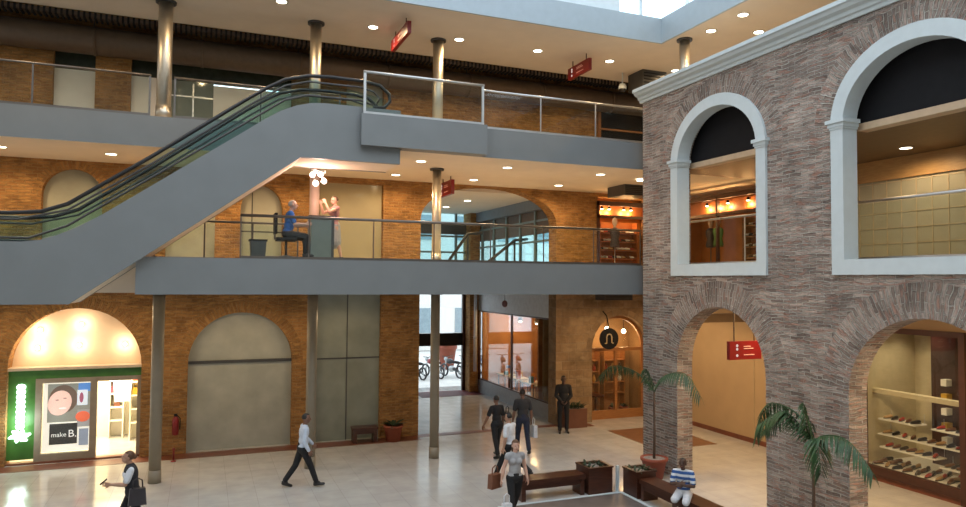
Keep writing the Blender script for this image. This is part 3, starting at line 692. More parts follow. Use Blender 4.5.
# goods inside
WARMW = emit('shop_ceiling_light', (1, .84, .58), 5)
for i, (x, y) in enumerate(((-2.1, 22.4), (-2.1, 23.5), (-3.5, 22.6))):
    r = empty('shop_ceiling_lamp', (x, y, 2.34), ['square lamp just inside the green shop doorway', 'square lamp deep inside the green shop', 'square lamp behind the shop poster'][i], 'lamp')
    part(MB().box((x-.28, x+.28), (y-.2, y+.2), (2.315, 2.35)), 'lamp_frame', WHITE, r); part(MB().box((x-.25, x+.25), (y-.17, y+.17), (2.305, 2.316)), 'diffuser', WARMW, r)
l = bpy.data.lights.new('shop_lamp', 'AREA'); l.energy = 170; l.color = (1, .84, .58); l.size = 1.6
lo = bpy.data.objects.new('shop_lamp', l); COL.objects.link(lo); lo.location = (-2.6, 22.8, 2.28)
def shelf_unit(x0, x1, y0, y1, zs, label, mat=SHELFW, z1=2.2, zb=0):
    r = empty('shelf_unit', ((x0+x1)/2, (y0+y1)/2, zb), label, 'shelf')
    part(MB().box((x0, x1), (y1-.03, y1), (zb, z1)), 'back_panel', mat, r)
    for x in (x0, x1-.03): part(MB().box((x, x+.03), (y0, y1-.03), (zb, z1)), 'side_panel', mat, r)
    for z in zs: part(MB().box((x0+.03, x1-.03), (y0, y1-.03), (z, z+.03)), 'shelf', mat, r)
    return r
shelf_unit(-2.55, -2.15, 23.7, 24.18, (.5, .9, 1.3, 1.7), 'pale shelf unit standing deep inside the green shop on the poster side')
shelf_unit(-1.95, -1.5, 23.2, 23.7, (.5, .9, 1.3, 1.7), 'pale shelf unit inside the green shop beside the doorway jamb')
def handbag(name, c, s, mat, label, group=None, cat='bag'):
    x, y, z = c; w, d, h = s; r = empty(name, c, label, cat, group)
    MB().prism([(-w/2, 0), (w/2, 0), (w*.42, h), (-w*.42, h)], 'y', -d/2, d/2).build('bag_body', mat, r, .012)
    MB().tube([(-w*.28, 0, h-.02), (-w*.24, 0, h+h*.45), (0, 0, h+h*.6), (w*.24, 0, h+h*.45), (w*.28, 0, h-.02)], .012, 8).build('bag_handle', mat, r)
    return r
BAGC = [pbr('bag_brown', (.16, .06, .03)), pbr('bag_ochre', (.62, .36, .04)), pbr('bag_black', (.03, .025, .03)), pbr('bag_coral', (.65, .16, .10)), pbr('bag_plum', (.20, .06, .10))]
for i, (x, y, z, m, lb) in enumerate(((-2.46, 23.9, 1.735, 0, 'brown handbag on the highest shelf inside the green shop'), (-2.25, 23.9, 1.335, 2, 'black handbag on the second shelf inside the green shop'), (-2.44, 23.9, 1.335, 4, 'plum handbag on the second shelf inside the green shop'),
    (-2.35, 23.9, .935, 0, 'brown handbag on a low shelf inside the green shop'), (-1.82, 23.42, 1.335, 1, 'ochre bag on the shelf by the shop doorway jamb'), (-1.62, 23.42, 1.335, 3, 'coral bag on the shelf by the shop doorway jamb'), (-1.8, 23.42, 1.735, 3, 'coral bag on the highest shelf by the shop doorway jamb'), (-1.65, 23.42, .935, 1, 'ochre bag on the low shelf by the shop doorway jamb'), (-1.62, 23.42, 1.735, 4, 'plum bag on the highest shelf by the shop doorway jamb'))):
    handbag('handbag', (x, y, z), (.17, .12, .2), BAGC[m], lb, 'handbags on the shop shelves')
pn = empty('hanging_display_panel', (-2.12, 22.95, 1.2), 'blank white display panel hung inside the green shop doorway', 'panel')
part(MB().prism([(-2.32, 1.2), (-1.92, 1.2), (-1.86, 1.95), (-2.38, 1.95)], 'y', 22.93, 22.97), 'panel_sheet', WHITE, pn)
part(MB().tube([(-2.3, 22.95, 1.95), (-2.3, 22.95, 2.35)], .008, 6), 'hanger_wire', DARKG, pn); part(MB().tube([(-1.94, 22.95, 1.95), (-1.94, 22.95, 2.35)], .008, 6), 'hanger_wire', DARKG, pn)
# fire extinguisher between column and blank arch
fe = empty('fire_extinguisher', (-.62, 20.86, .55), 'red fire extinguisher on the brick pier behind the tall ground floor column', 'fire extinguisher')
part(MB().lathe((-.62, 20.86, .55), [(.06, 0), (.085, .02), (.085, .42), (.05, .50), (.03, .52)], 16), 'cylinder', RED, fe)
part(MB().box((-.66, -.58), (20.80, 20.9), (1.07, 1.12)), 'valve_handle', BLACKM, fe)
part(MB().tube([(-.58, 20.85, 1.08), (-.50, 20.82, 1.0), (-.51, 20.82, .7)], .012, 8), 'hose', BLACKM, fe)
part(MB().box((-.68, -.56), (20.93, 21.0), (.7, .95)), 'wall_bracket', WHITE, fe)
fp = empty('floor_post', (-.63, 20.2, 0), 'short red floor post standing on the red stone border near the blank arch', 'post')
part(MB().lathe((-.63, 20.2, 0), [(.07, 0), (.07, .02), (.025, .03)], 14), 'foot', RED, fp); part(MB().lathe((-.63, 20.2, .03), [(.025, 0), (.025, .26), (.035, .28), (.035, .32)], 14), 'stem', RED, fp)
# dark bench and planter in front of the glazed grey panel
def bench(name, x0, x1, y0, y1, h, label, long='x', group=None, tt=.07):
    r = empty(name, ((x0+x1)/2, (y0+y1)/2, 0), label, 'bench', group)
    part(MB().box((x0, x1), (y0, y1), (h-tt, h)), 'seat', DKWOOD, r, .012)
    if long == 'x':
        for x in (x0+.02, x1-.12): part(MB().box((x, x+.10), (y0+.03, y1-.03), (0, h-tt)), 'leg', DKWOOD, r, .008)
        part(MB().box((x0+.12, x1-.12), (y0+.04, y0+.08), (h-tt-.12, h-tt)), 'apron', DKWOOD, r)
    else:
        for y in (y0+.02, y1-.12): part(MB().box((x0+.03, x1-.03), (y, y+.10), (0, h-tt)), 'leg', DKWOOD, r, .008)
        part(MB().box((x0+.04, x0+.08), (y0+.12, y1-.12), (h-tt-.12, h-tt)), 'apron', DKWOOD, r)
    return r
bench('low_bench', 4.15, 4.9, 20.5, 20.9, .46, 'small dark bench against the grey glazed panel beside the terracotta pot')
def leaf_blade(mb, base, d, L, w, droop=.3, n=5):
    base = Vector(base); d = Vector(d).normalized(); side = d.cross(Vector((0, 0, 1)))
    side = side.normalized() if side.length > 1e-3 else Vector((1, 0, 0))
    pr = []
    for i in range(n+1):
        t = i/n; c = base+d*L*t+Vector((0, 0, -droop*L*t*t)); ww = w*math.sin(PI*min(.97, .12+.88*t))
        pr.append((c-side*ww, c+Vector((0, 0, -ww*.3)), c+side*ww))
    for a, b in zip(pr, pr[1:]):
        mb.face([a[0], a[1], b[1], b[0]], smooth=True); mb.face([a[1], a[2], b[2], b[1]], smooth=True)
def pot(mb, c, r0, r1, h): return mb.lathe(c, [(r0, 0), (r1, h*.86), (r1*1.1, h*.86), (r1*1.12, h), (r1*.95, h), (r1*.9, h*.9)], 24)
pt = empty('potted_plant', (5.36, 20.55, 0), 'bushy dark plant in a terracotta pot before the brick pier of the passage', 'plant')
part(pot(MB(), (5.36, 20.55, 0), .20, .27, .48), 'pot', TERRA, pt); part(MB().lathe((5.36, 20.55, .40), [(.245, 0), (.245, .03)], 20), 'soil', SOIL, pt)
lv = MB()
for i in range(34):
    a = i*2.4; e = .35+.9*random.random(); leaf_blade(lv, (5.36+.05*math.cos(a), 20.55+.05*math.sin(a), .43), (math.cos(a), math.sin(a), e), .3+.25*random.random(), .035, .35)
part(lv, 'leaves', LEAF2, pt)
# ------------------------------------------------------------------ passage to the street (ground floor) and its glazed shop
struct('wall_passage', MB().box((6.2, 6.3), (21.55, 29), (0, L1B)).box((10.75, 11.2), (28.4, 29.3), (0, L2B)), BRK_BACK)
struct('floor_passage_upper', MB().box((-9, 14.5), (YW, 29.3), (L1B, L1T)), SOFFITW)
struct('ceiling_passage_upper', MB().box((6.2, 14.5), (21.55, 29.3), (7.75, 8.4)), SOFFITW)
struct('wall_passage_upper', MB().box((6.15, 6.25), (21.55, 29.3), (L1T, 7.75)), pbr('passage_wall', (.55, .5, .45), .8))
struct('wall_shop_plinth', MB().box((11.15, 11.35), (21.55, 28.4), (0, .55)), pbr('grey_plinth', (.26, .28, .29), .4))
struct('wall_shop_fascia', MB().box((11.15, 11.35), (21.55, 28.4), (3.52, L1B)), pbr('blue_white_fascia', (.62, .68, .72), .5))
wf = MB()
for y in (21.55, 24.9, 28.32): wf.box((11.16, 11.24), (y, y+.08), (.55, 3.52))
wf.box((11.165, 11.235), (21.56, 28.39), (3.46, 3.515)).box((11.165, 11.235), (21.56, 28.39), (.552, .6))
o = struct('window_5', wf, DKFRAME); struct('window_pane', MB().box((11.19, 11.205), (21.6, 28.35), (.6, 3.46)), glass('passage_shop_glass', (.88, .92, .94), 1.0, 1.8), o)
struct('wall_shop_interior', MB().box((11.36, 14.6), (28.4, 28.5), (0, L1B)).box((14.5, 14.6), (23.0, 28.4), (0, L1B)), pbr('orange_brown_wall', (.45, .20, .07), .7, var=.15, scale=1.5))
struct('wall_shop_divider', MB().box((11.35, 14.5), (22.9, 23.0), (0, L1B)), ORANGED)
pp = empty('drain_pipe', (10.95, 28.2, 0), 'pale upright pipe at the corner of the glazed passage shop', 'pipe')
part(MB().tube([(10.95, 28.25, .9), (10.95, 28.25, L1B)], .07, 14), 'pipe_run', pbr('pipe_white', (.6, .62, .64), .4), pp); part(MB().tube([(10.95, 28.25, 2.3), (10.95, 28.25, 2.4)], .085, 14), 'pipe_clip', ALU, pp)
# display tables, boxes and lamps behind the passage glass
for i in range(4):
    y = 23.6+i*1.2; r = empty('display_table', (12.0, y, 0), 'low display table behind the passage shop glass, %s from the stone pier' % ORD[i], 'table', 'display tables of the passage shop')
    part(MB().box((11.7, 12.3), (y-.4, y+.4), (.82, .88)), 'table_top', SHELFW, r)
    for sx in (11.74, 12.22):
        for sy in (y-.36, y+.32): part(MB().box((sx, sx+.04), (sy, sy+.04), (0, .82)), 'leg', DARKG, r)
    for k in range(3):
        cx_, cy2, hh = 11.85+.15*k, y-.25+.22*k, .12+.09*((i+k) % 3)
        m = [BAGC[3], SHELFW, BAGC[1], pbr('goods_teal', (.06, .2, .22)), ORANGE, pbr('goods_blue', (.10, .14, .30))][(i*3+k) % 6]
        q = empty('gift_box', (cx_, cy2, .88), '%s boxed item on the %s display table of the passage shop' % (['coral', 'white', 'ochre', 'teal', 'orange', 'blue'][(i*3+k) % 6], ORD[i]), 'box', 'boxed goods of the passage shop')
        part(MB().box((cx_-.08, cx_+.08), (cy2-.07, cy2+.07), (.88, .88+hh)), 'box_body', m, q); part(MB().box((cx_-.085, cx_+.085), (cy2-.075, cy2+.075), (.88+hh, .9+hh)), 'box_lid', m, q)
for i in range(3):
    y = 23.8+i*1.7; r = shelf_unit(14.0, 14.45, y-.6, y+.6, (.6, 1.1, 1.6, 2.1), 'orange brown shelf unit at the back of the passage shop, %s from the stone pier' % ORD[i], MDWOOD, 2.6)
for i in range(3):
    y = 24.0+i*1.6; r = empty('pendant_lamp', (12.6, y, 3.2), 'small warm lamp hanging inside the passage shop, %s from the stone pier' % ORD[i], 'lamp', 'lamps of the passage shop')
    part(MB().tube([(12.6, y, 3.3), (12.6, y, L1B)], .01, 6), 'cord', BLACKM, r); part(MB().lathe((12.6, y, 3.1), [(.12, 0), (.09, .14), (.02, .2)], 16), 'shade', DARKG, r); part(MB().ell((12.6, y, 3.1), .07, 10, 6), 'bulb', LAMP, r)
    l = bpy.data.lights.new('pendant_lamp_light', 'POINT'); l.energy = 60; l.color = (1, .62, .28); l.shadow_soft_size = .1
    lo = bpy.data.objects.new('pendant_lamp_light', l); COL.objects.link(lo); lo.location = (12.5, y, 2.85)
hb = empty('hanging_ornament', (9.6, 23, 3.9), 'small dark round ornament hanging on a thread before the passage shop fascia', 'ornament')
part(MB().tube([(9.6, 22.0, 4.12), (9.6, 22.0, L1B)], .008, 6), 'thread', BLACKM, hb); part(MB().ell((9.6, 22.0, 4.02), (.10, .10, .12), 14, 10), 'ball', pbr('ornament_dark', (.12, .05, .06), .4), hb)
# street entrance
ew = MB(); ew.box((8.25, 8.36), (28.95, 29.1), (0, L1B)).box((10.62, 10.75), (28.95, 29.1), (0, L1B)).box((9.44, 9.52), (28.97, 29.08), (0, 2.0)).box((8.26, 10.7), (28.96, 29.09), (4.3, L1B-.005))
o = struct('door_12', ew, DKFRAME)
struct('transom_bar', MB().box((8.36, 10.62), (28.93, 29.12), (1.97, 2.5)), BLACKM, o)
struct('door_glass', MB().box((8.36, 10.62), (29.02, 29.03), (.05, 1.97)).box((8.36, 10.62), (29.02, 29.03), (2.5, 4.3)), GLASSW, o)
struct('wall_entrance', MB().box((6.2, 8.25), (28.9, 29.3), (0, L1B)), BRK_BACK)
# upper passage windows on the street side and along the flank
uw = MB()
for x in (6.3, 7.3, 8.3, 9.3, 10.3, 11.2): uw.box((x-.05, x+.05), (29.0, 29.1), (L1T, 7.75))
for z in (L1T+.003, 6.0, 6.7): uw.box((6.2, 11.3), (29.01, 29.09), (z, z+.08))
o = struct('window_6', uw, pbr('teal_frame', (.16, .22, .23), .4)); struct('window_pane', MB().box((6.2, 11.3), (29.04, 29.05), (L1T, 7.75)), glass('teal_glass', (.68, .83, .85), 1, 1.5), o)
struct('header_panel', MB().box((6.2, 11.1), (28.93, 29.0), (6.82, 7.28)), DARKG, o)
uf = MB()
for y in (21.7, 22.9, 24.2, 25.5, 26.8, 28.1, 29.0): uf.box((11.15, 11.25), (y-.05, y+.05), (L1T, 7.5))
for z in (L1T+.003, 6.2, 6.95): uf.box((11.16, 11.24), (21.55, 29), (z, z+.07))
o = struct('window_7', uf, pbr('teal_frame', (.16, .22, .23), .4)); struct('window_pane', MB().box((11.19, 11.21), (21.55, 29), (L1T, 6.5)), glass('teal_glass', (.68, .83, .85), 1, 1.5), o)
struct('upper_panel', MB().box((11.21, 11.24), (21.55, 29), (6.5, 7.5)), DARKB, o)
struct('trim_8', MB().box((11.0, 11.3), (21.55, 29.2), (7.35, 7.75)), pbr('blue_grey_band', (.16, .19, .24), .5))
for i, (a, b) in enumerate((((8.0, 23.6, 5.35), (8.9, 23.8, 6.5)), ((9.6, 24.0, 5.35), (11.0, 24.3, 6.35)))):
    r = empty('stair_brace', a, ['slanting dark stair rail in the street side passage by the brass column', 'slanting dark stair rail with a top elbow in front of the teal passage windows'][i], 'railing')
    part(MB().tube([a, b, (b[0]+.55, b[1], b[2]+.06)], .055, 10), 'stair_handrail', DARKG, r); part(MB().tube([(b[0], b[1], L1T), b], .04, 8), 'support_post', DARKG, r)
# ------------------------------------------------------------------ street outside
struct('ground_street', MB().box((-6, 40), (30.2, 60), (-.3, -.05)), pbr('street_pavement', (.70, .68, .64), .8, var=.08, scale=1))
bd = empty('street_building', (16, 46, 0), 'pale sunlit building across the street outside the entrance', 'building')
part(MB().box((2, 34), (46, 50), (0, 11)), 'facade', pbr('street_facade', (.82, .80, .76), .8, var=.04), bd)
for i in range(9):
    for k in range(3): part(MB().box((3.5+i*3.2, 4.9+i*3.2), (45.93, 46.02), (1.2+k*3.2, 2.9+k*3.2)), 'window', pbr('street_window', (.30, .38, .42), .2, var=.1), bd)
def motorcycle(x, y, rz, label, col):
    r = empty('motorcycle', (x, y, -.05), label, 'motorcycle', 'motorcycles parked outside the entrance', rz)
    for u in (-.62, .62):
        w = MB().tube([(u+.29*math.cos(t), 0, .31+.29*math.sin(t)) for t in [k*PI/10 for k in range(20)]], .045, 8, closed=True).build('wheel', BLACK, r)
        MB().tube([(u, -.04, .31), (u, .04, .31)], .06, 10).build('hub', ALU, w)
    MB().tube([(-.62, 0, .31), (-.2, 0, .42), (.25, 0, .45)], [.04, .09, .06], 8).build('frame', DARKG, r)
    MB().ell((.02, 0, .42), (.22, .13, .17)).build('engine', ALU, r)
    MB().ell((.18, 0, .78), (.26, .14, .14)).build('fuel_tank', col, r)
    MB().ell((-.32, 0, .77), (.34, .13, .07)).build('seat', BLACKM, r)
    MB().tube([(.62, 0, .31), (.42, 0, .95)], .035, 8).build('fork', ALU, r)
    MB().tube([(.36, -.34, 1.02), (.42, 0, .97), (.36, .34, 1.02)], .018, 8).build('handlebar', DARKG, r)
    MB().ell((.52, 0, .86), (.09, .09, .10)).build('headlamp', WHITE, r)
MC = [pbr('moto_blue', (.05, .10, .28), .3), pbr('moto_red', (.30, .03, .03), .3), pbr('moto_black', (.03, .03, .035), .3), pbr('moto_teal', (.08, .20, .26), .3)]
for i in range(11): motorcycle(6.0+i*.95, 33.4+.15*(i % 2), 1.9, '%s motorcycle parked on the street outside, %s in its row' % (['blue', 'red', 'black', 'teal'][i % 4], ORD[i]), MC[i % 4])
sh = empty('street_planter', (12.5, 36.5, -.05), 'green palm-like bush in a terracotta planter on the street outside', 'plant')
part(pot(MB(), (12.5, 36.5, -.05), .35, .5, 1.3), 'pot', TERRA, sh)
lv = MB()
for i in range(40):
    a = i*2.4; leaf_blade(lv, (12.5, 36.5, 1.2), (math.cos(a), math.sin(a), .5+1.2*random.random()), .9+.6*random.random(), .07, .4)
part(lv, 'leaves', pbr('bright_leaf', (.07, .18, .05), .5, var=.3), sh)
# ------------------------------------------------------------------ stone arch shop
ar = MB(); ins = arch_pts(12.45, 14.75, 2.5, 1.12, 20); 
am = arch_pts(12.55, 14.65, 2.5, 1.02, 20)
for (a, b, c, e) in zip(ins, ins[1:], am[1:], am): 
    ar.face([(a[0], 21.3, a[1]), (b[0], 21.3, b[1]), (c[0], 21.3, c[1]), (e[0], 21.3, e[1])]); ar.face([(e[0], 21.3, e[1]), (c[0], 21.3, c[1]), (c[0], 21.4, c[1]), (e[0], 21.4, e[1])])
ar.box((12.45, 12.55), (21.3, 21.4), (0, 2.5)).box((14.65, 14.75), (21.3, 21.4), (0, 2.5)).box((12.47, 14.73), (21.28, 21.41), (2.36, 2.48)).box((13.55, 13.65), (21.3, 21.4), (.3, 2.36)).box((12.55, 14.65), (21.305, 21.395), (0, .3))
o = struct('window_8', ar, MDWOOD)
struct('window_pane', MB().prism([(12.5, .3)]+arch_pts(12.5, 14.7, 2.5, 1.05, 16)+[(14.7, .3)], 'y', 21.345, 21.35), GLASSW, o)
struct('wall_arch_shop', MB().box((11.4, 15.1), (22.6, 22.7), (0, 4.4)).box((15.0, 15.1), (21.56, 22.6), (0, 4.4)).box((12.0, 12.1), (21.56, 22.6), (0, 4.4)), pbr('arch_shop_wall', (.33, .19, .085), .7, var=.2, scale=2))
shelf_unit(12.6, 13.5, 22.25, 22.58, (.7, 1.1, 1.5, 1.9), 'orange wooden shelves behind the arched shop window, beside the pier', MDWOOD, 2.3)
shelf_unit(13.7, 14.6, 22.25, 22.58, (.7, 1.1, 1.5, 1.9), 'orange wooden shelves behind the arched shop window, on the arcade side', MDWOOD, 2.3)
VC = [pbr('vase_white', (.8, .76, .68), .3), pbr('vase_red', (.45, .06, .03), .3), pbr('vase_amber', (.6, .32, .06), .3), pbr('vase_dark', (.06, .03, .02), .3)]
VN = ['white', 'red', 'amber', 'dark']
for i in range(12):
    x = 12.75+.3*(i % 3)+(1.1 if i >= 6 else 0); z = (1.13, 1.53)[(i//3) % 2]
    o = MB().lathe((0, 0, 0), [(.05, 0), (.08, .08), (.06, .18), (.03, .22), (.045, .26)], 14).build('vase', VC[i % 4]); o.location = (x, 22.4, z+.0)
    tag(o, '%s vase, %s on the %s shelf of the arched shop, %s' % (VN[i % 4], ORD[i % 3], ['second', 'third'][(i//3) % 2], 'pier side' if i < 6 else 'arcade side'), 'vase', 'vases in the arched shop')
rs = empty('round_sign', (12.87, 20.6, 2.86), 'black round hanging sign with a pale arch emblem before the stone arch shop', 'sign')
part(MB().lathe((12.87, 20.63, 2.86), [(.36, 0), (.36, .06)], 32, ax=(0, -1, 0)), 'sign_disc', BLACKM, rs)
em = MB().tube([(12.75, 20.55, 2.71), (12.75, 20.55, 2.93), (12.78, 20.55, 3.00), (12.85, 20.55, 3.02), (12.92, 20.55, 3.00), (12.95, 20.55, 2.93), (12.95, 20.55, 2.73), (13.01, 20.55, 2.71)], .022, 8)
em.tube([(12.68, 20.55, 2.71), (12.75, 20.55, 2.71)], .02, 8)
part(em, 'arch_emblem', pbr('emblem_pale', (.5, .38, .22), .5), rs)
part(MB().tube([(12.87, 20.6, 3.22), (12.87, 20.75, 3.63), (12.87, 21.0, 3.78)], .018, 8), 'wall_bracket', BLACKM, rs)
for i, (x, y, z) in enumerate(((12.9, 21.9, 3.0), (13.6, 21.9, 3.1), (14.3, 21.9, 3.0))):
    l = bpy.data.lights.new('arch_shop_lamp', 'POINT'); l.energy = 16; l.color = (1, .60, .26); l.shadow_soft_size = .1
    lo = bpy.data.objects.new('arch_shop_lamp', l); COL.objects.link(lo); lo.location = (x, y, z-.25)
    r = empty('globe_lamp', (x, y, z), 'glowing globe lamp inside the arched shop, %s from the stone pier' % ORD[i], 'lamp', 'globe lamps of the arched shop')
    part(MB().tube([(x, y, z+.05), (x, y, z+1.2)], .01, 6), 'cord', BLACKM, r); part(MB().ell((x, y, z), .085, 14, 10), 'globe', LAMP, r)
# shopper's table and seats are just dark shapes: a round table with two stools
t = empty('round_table', (13.1, 21.85, 0), 'small dark round table behind the arched shop glass', 'table')
part(MB().lathe((13.1, 21.85, 0), [(.2, 0), (.2, .03), (.04, .06), (.04, .7), (.3, .72), (.3, .76)], 20), 'pedestal_and_top', DKWOOD, t)
for i, x in enumerate((13.75, 14.2)):
    r = empty('display_plant', (x, 21.75, 0), 'leafy plant on the floor behind the arched shop glass, %s' % ('nearer the middle mullion' if i == 0 else 'at the arcade side'), 'plant')
    part(pot(MB(), (x, 21.75, 0), .1, .15, .3), 'pot', TERRA, r); lv = MB()
    for k in range(26):
        a = k*2.4; leaf_blade(lv, (x, 21.75, .28), (math.cos(a), .6*math.sin(a), .6+.8*random.random()), .2+.12*random.random(), .03, .4)
    part(lv, 'leaves', LEAF2, r)
pl = empty('planter_box', (11.45, 20.7, 0), 'brown square planter with a dark shrub beside the black-suited person at the stone pier', 'plant')
part(MB().box((11.15, 11.85), (20.3, 20.8), (0, .62)), 'box', pbr('planter_brown', (.15, .06, .035), .5), pl, .02); part(MB().box((11.2, 11.8), (20.35, 20.75), (.60, .63)), 'soil', SOIL, pl)
lv = MB()
for k in range(60):
    a = k*2.4; leaf_blade(lv, (11.5+.25*math.cos(a*1.7), 20.52+.10*math.sin(a*1.3), .6), (math.cos(a), math.sin(a), .5+1.2*random.random()), .25+.25*random.random(), .03, .4)
part(lv, 'leaves', LEAF2, pl)
# ------------------------------------------------------------------ orange shop on the lower gallery corner
os_ = MB(); os_.box((12.65, 15.4), (21.5, 21.6), (L1T, L2B)).box((15.4, 17.6), (21.5, 21.6), (L1T, L2B)).box((17.5, 17.6), (15.6, 21.5), (L1T, L2B))
struct('wall_orange_shop', os_, ORANGE)
struct('trim_9', MB().box((12.62, 15.6), (20.95, 21.05), (7.02, 7.12)).box((12.62, 15.6), (20.95, 21.05), (7.45, 7.6)).box((12.62, 12.72), (20.95, 21.05), (L1T, 7.6)).box((15.36, 15.46), (15.7, 21), (6.95, 7.05)).box((15.36, 15.46), (15.7, 21), (7.5, 7.65)).box((15.36, 15.46), (15.68, 15.78), (L1T, 7.6)).box((15.36, 15.46), (18.1, 18.18), (L1T, 7.6)), DKFRAME)
struct('trim_10', MB().box((12.7, 15.4), (21.3, 21.5), (7.1, 7.5)).box((15.7, 15.9), (15.8, 21), (7.05, 7.5)), ORANGED)
def spotrow(pts, lbl):
    for i, (x, y, z) in enumerate(pts):
        r = empty('shelf_spotlight', (x, y, z), lbl % ORD[i], 'spotlight', 'spotlights of the orange shop')
        part(MB().tube([(x, y, z+.1), (x, y, z)], [.03, .06], 12), 'housing', BLACKM, r); part(MB().ell((x, y, z-.005), (.055, .055, .02), 10, 6), 'bulb', LAMP, r)
        l = bpy.data.lights.new('shelf_spot', 'POINT'); l.energy = 16; l.color = (1, .58, .22); l.shadow_soft_size = .06
        lo = bpy.data.objects.new('shelf_spot', l); COL.objects.link(lo); lo.location = (x, y, z-.12)
spotrow([(12.95, 21.2, 7.36), (13.25, 21.2, 7.36), (13.85, 21.2, 7.36), (14.15, 21.2, 7.36)], 'glowing spotlight over the orange shop shelves beside the gallery railing, %s from the brick')
spotrow([(15.62, 18.9, 7.36), (15.62, 18.4, 7.36), (15.62, 17.9, 7.36), (15.62, 17.0, 7.36)], 'glowing spotlight of the orange shop seen through the arched window, %s from the back')
shelf_unit(12.85, 14.4, 21.15, 21.48, (5.6, 5.9, 6.2, 6.5), 'orange shelf unit facing the lower gallery railing beside the arcade corner', ORANGED, 6.9, L1T)
r = empty('shelf_unit', (16.6, 17.2, L1T), 'orange shelf unit of shoes seen through the arched window', 'shelf')
part(MB().box((16.8, 16.85), (16.2, 18.2), (L1T, 6.95)), 'back_panel', ORANGED, r)
for z in (5.6, 5.95, 6.3, 6.65): part(MB().box((16.45, 16.8), (16.2, 18.2), (z, z+.03)), 'shelf', MDWOOD, r)
for y in (16.2, 17.2, 18.17): part(MB().box((16.45, 16.8), (y, y+.03), (L1T, 6.95)), 'side_panel', MDWOOD, r)
SHC = [pbr('shoe_white', (.85, .82, .78), .35), pbr('shoe_black', (.02, .018, .02), .3), pbr('shoe_brown', (.16, .07, .035), .35), pbr('shoe_red', (.38, .04, .03), .35), pbr('shoe_tan', (.45, .28, .13), .4)]
SHN = ['white', 'black', 'brown', 'red', 'tan']
SHOE_ME = {}
def shoe(c, rz, ci, label, group, s=1.0):
    def mk(bm_fn, key):
        if key not in SHOE_ME:
            o = bm_fn(); SHOE_ME[key] = o.data; bpy.data.objects.remove(o)
        return SHOE_ME[key]
    def upper():
        mb = MB(); mb.cap((0, -.09, .055), (0, .02, .045), .042, .038, 10).cap((0, .0, .045), (0, .10, .035), .038, .032, 10); return mb.build('shoe', SHC[ci])
    def sole():
        mb = MB(); mb.prism([(-.035, -.13), (.035, -.13), (.04, .05), (.03, .13), (0, .145), (-.03, .13), (-.04, .05)], 'z', 0, .018); return mb.build('sole', SHC[1])
    r = bpy.data.objects.new('shoe', mk(upper, ('u', ci))); COL.objects.link(r); r.location = c; r.rotation_euler = (0, 0, rz); r.scale = (s, s, s)
    q = bpy.data.objects.new('sole', mk(sole, 's')); COL.objects.link(q); q.parent = r
    return tag(r, label, 'shoe', group)
for k, z in enumerate((5.63, 5.93, 6.23, 6.53)):
    for i in range(8): shoe((12.98+i*.18, 21.3, z), PI+.1*random.uniform(-1, 1), (0, 0, 3, 1, 0, 4, 2, 0)[(i+3*k) % 8], 'pale and red shoes on the orange gallery shelf, %s board from below' % ORD[k], 'shoes on the orange gallery shelf, board %s' % ORD[k], 1.1)
for k, z in enumerate((5.63, 5.98, 6.33, 6.68)):
    for i in range(10): shoe((16.6, 16.35+i*.19, z), PI/2, (0, 2, 0, 4, 1, 0, 3, 0, 2, 4)[(i+3*k) % 10], 'shoe on the %s board of the shelf seen through the arched window' % ORD[k], 'shoes of the arched window shelf, board %s' % ORD[k], 1.2)
def mannequin(x, y, z, label, m1, m2):
    r = empty('mannequin', (x, y, z), label, 'mannequin')
    MB().lathe((0, 0, 0), [(.16, 0), (.16, .02), (.015, .03), (.015, .8)], 16).build('stand', ALU, r)
    MB().lathe((0, 0, .75), [(.15, 0), (.17, .08), (.13, .28), (.17, .48), (.16, .58), (.06, .66)], 18).build('torso_dress', m1, r)
    MB().lathe((0, 0, 1.4), [(.05, 0), (.045, .08), (.08, .14), (.095, .22), (.07, .32), (.01, .36)], 16).build('head', m2, r)
mannequin(15.95, 18.75, L1T, 'green dressed shop mannequin seen through the arched window', pbr('dress_green', (.06, .16, .05)), pbr('mannequin_skin', (.7, .55, .42)))
mannequin(16.1, 19.3, L1T, 'dark dressed shop mannequin behind the green one in the arched window', pbr('dress_dark', (.04, .03, .035)), pbr('mannequin_skin', (.7, .55, .42)))
mannequin(13.1, 20.6, L1T, 'dark dressed mannequin at the orange shop entrance on the gallery', pbr('dress_dark', (.04, .03, .035)), pbr('mannequin_skin', (.7, .55, .42)))
# dark shop on the upper gallery corner
struct('wall_upper_shop', MB().box((12.65, 16.0), (21.0, 21.1), (L2T, 11.0)), BLACKM)
struct('trim_11', MB().box((12.7, 15.5), (20.93, 21.0), (10.1, 10.16)).box((12.65, 12.75), (20.93, 21.0), (L2T, 10.9)).box((14.6, 14.68), (20.93, 21), (L2T, 10.9)), MDWOOD)
for i, x in enumerate((12.9, 14.0)):
    r = empty('display_cabinet', (x+.3, 20.7, L2T), 'low orange display cabinet on the upper gallery corner, %s' % ['brick side', 'arcade side'][i], 'cabinet')
    part(MB().box((x, x+.75), (20.4, 20.8), (L2T, 9.6)), 'cabinet_body', ORANGE, r); part(MB().box((x-.03, x+.78), (20.37, 20.83), (9.6, 9.65)), 'cabinet_top', DKWOOD, r)
    for k in range(2): part(MB().box((x+.03+.36*k, x+.36+.36*k), (20.37, 20.4), (8.7, 9.55)), 'door', ORANGED, r)
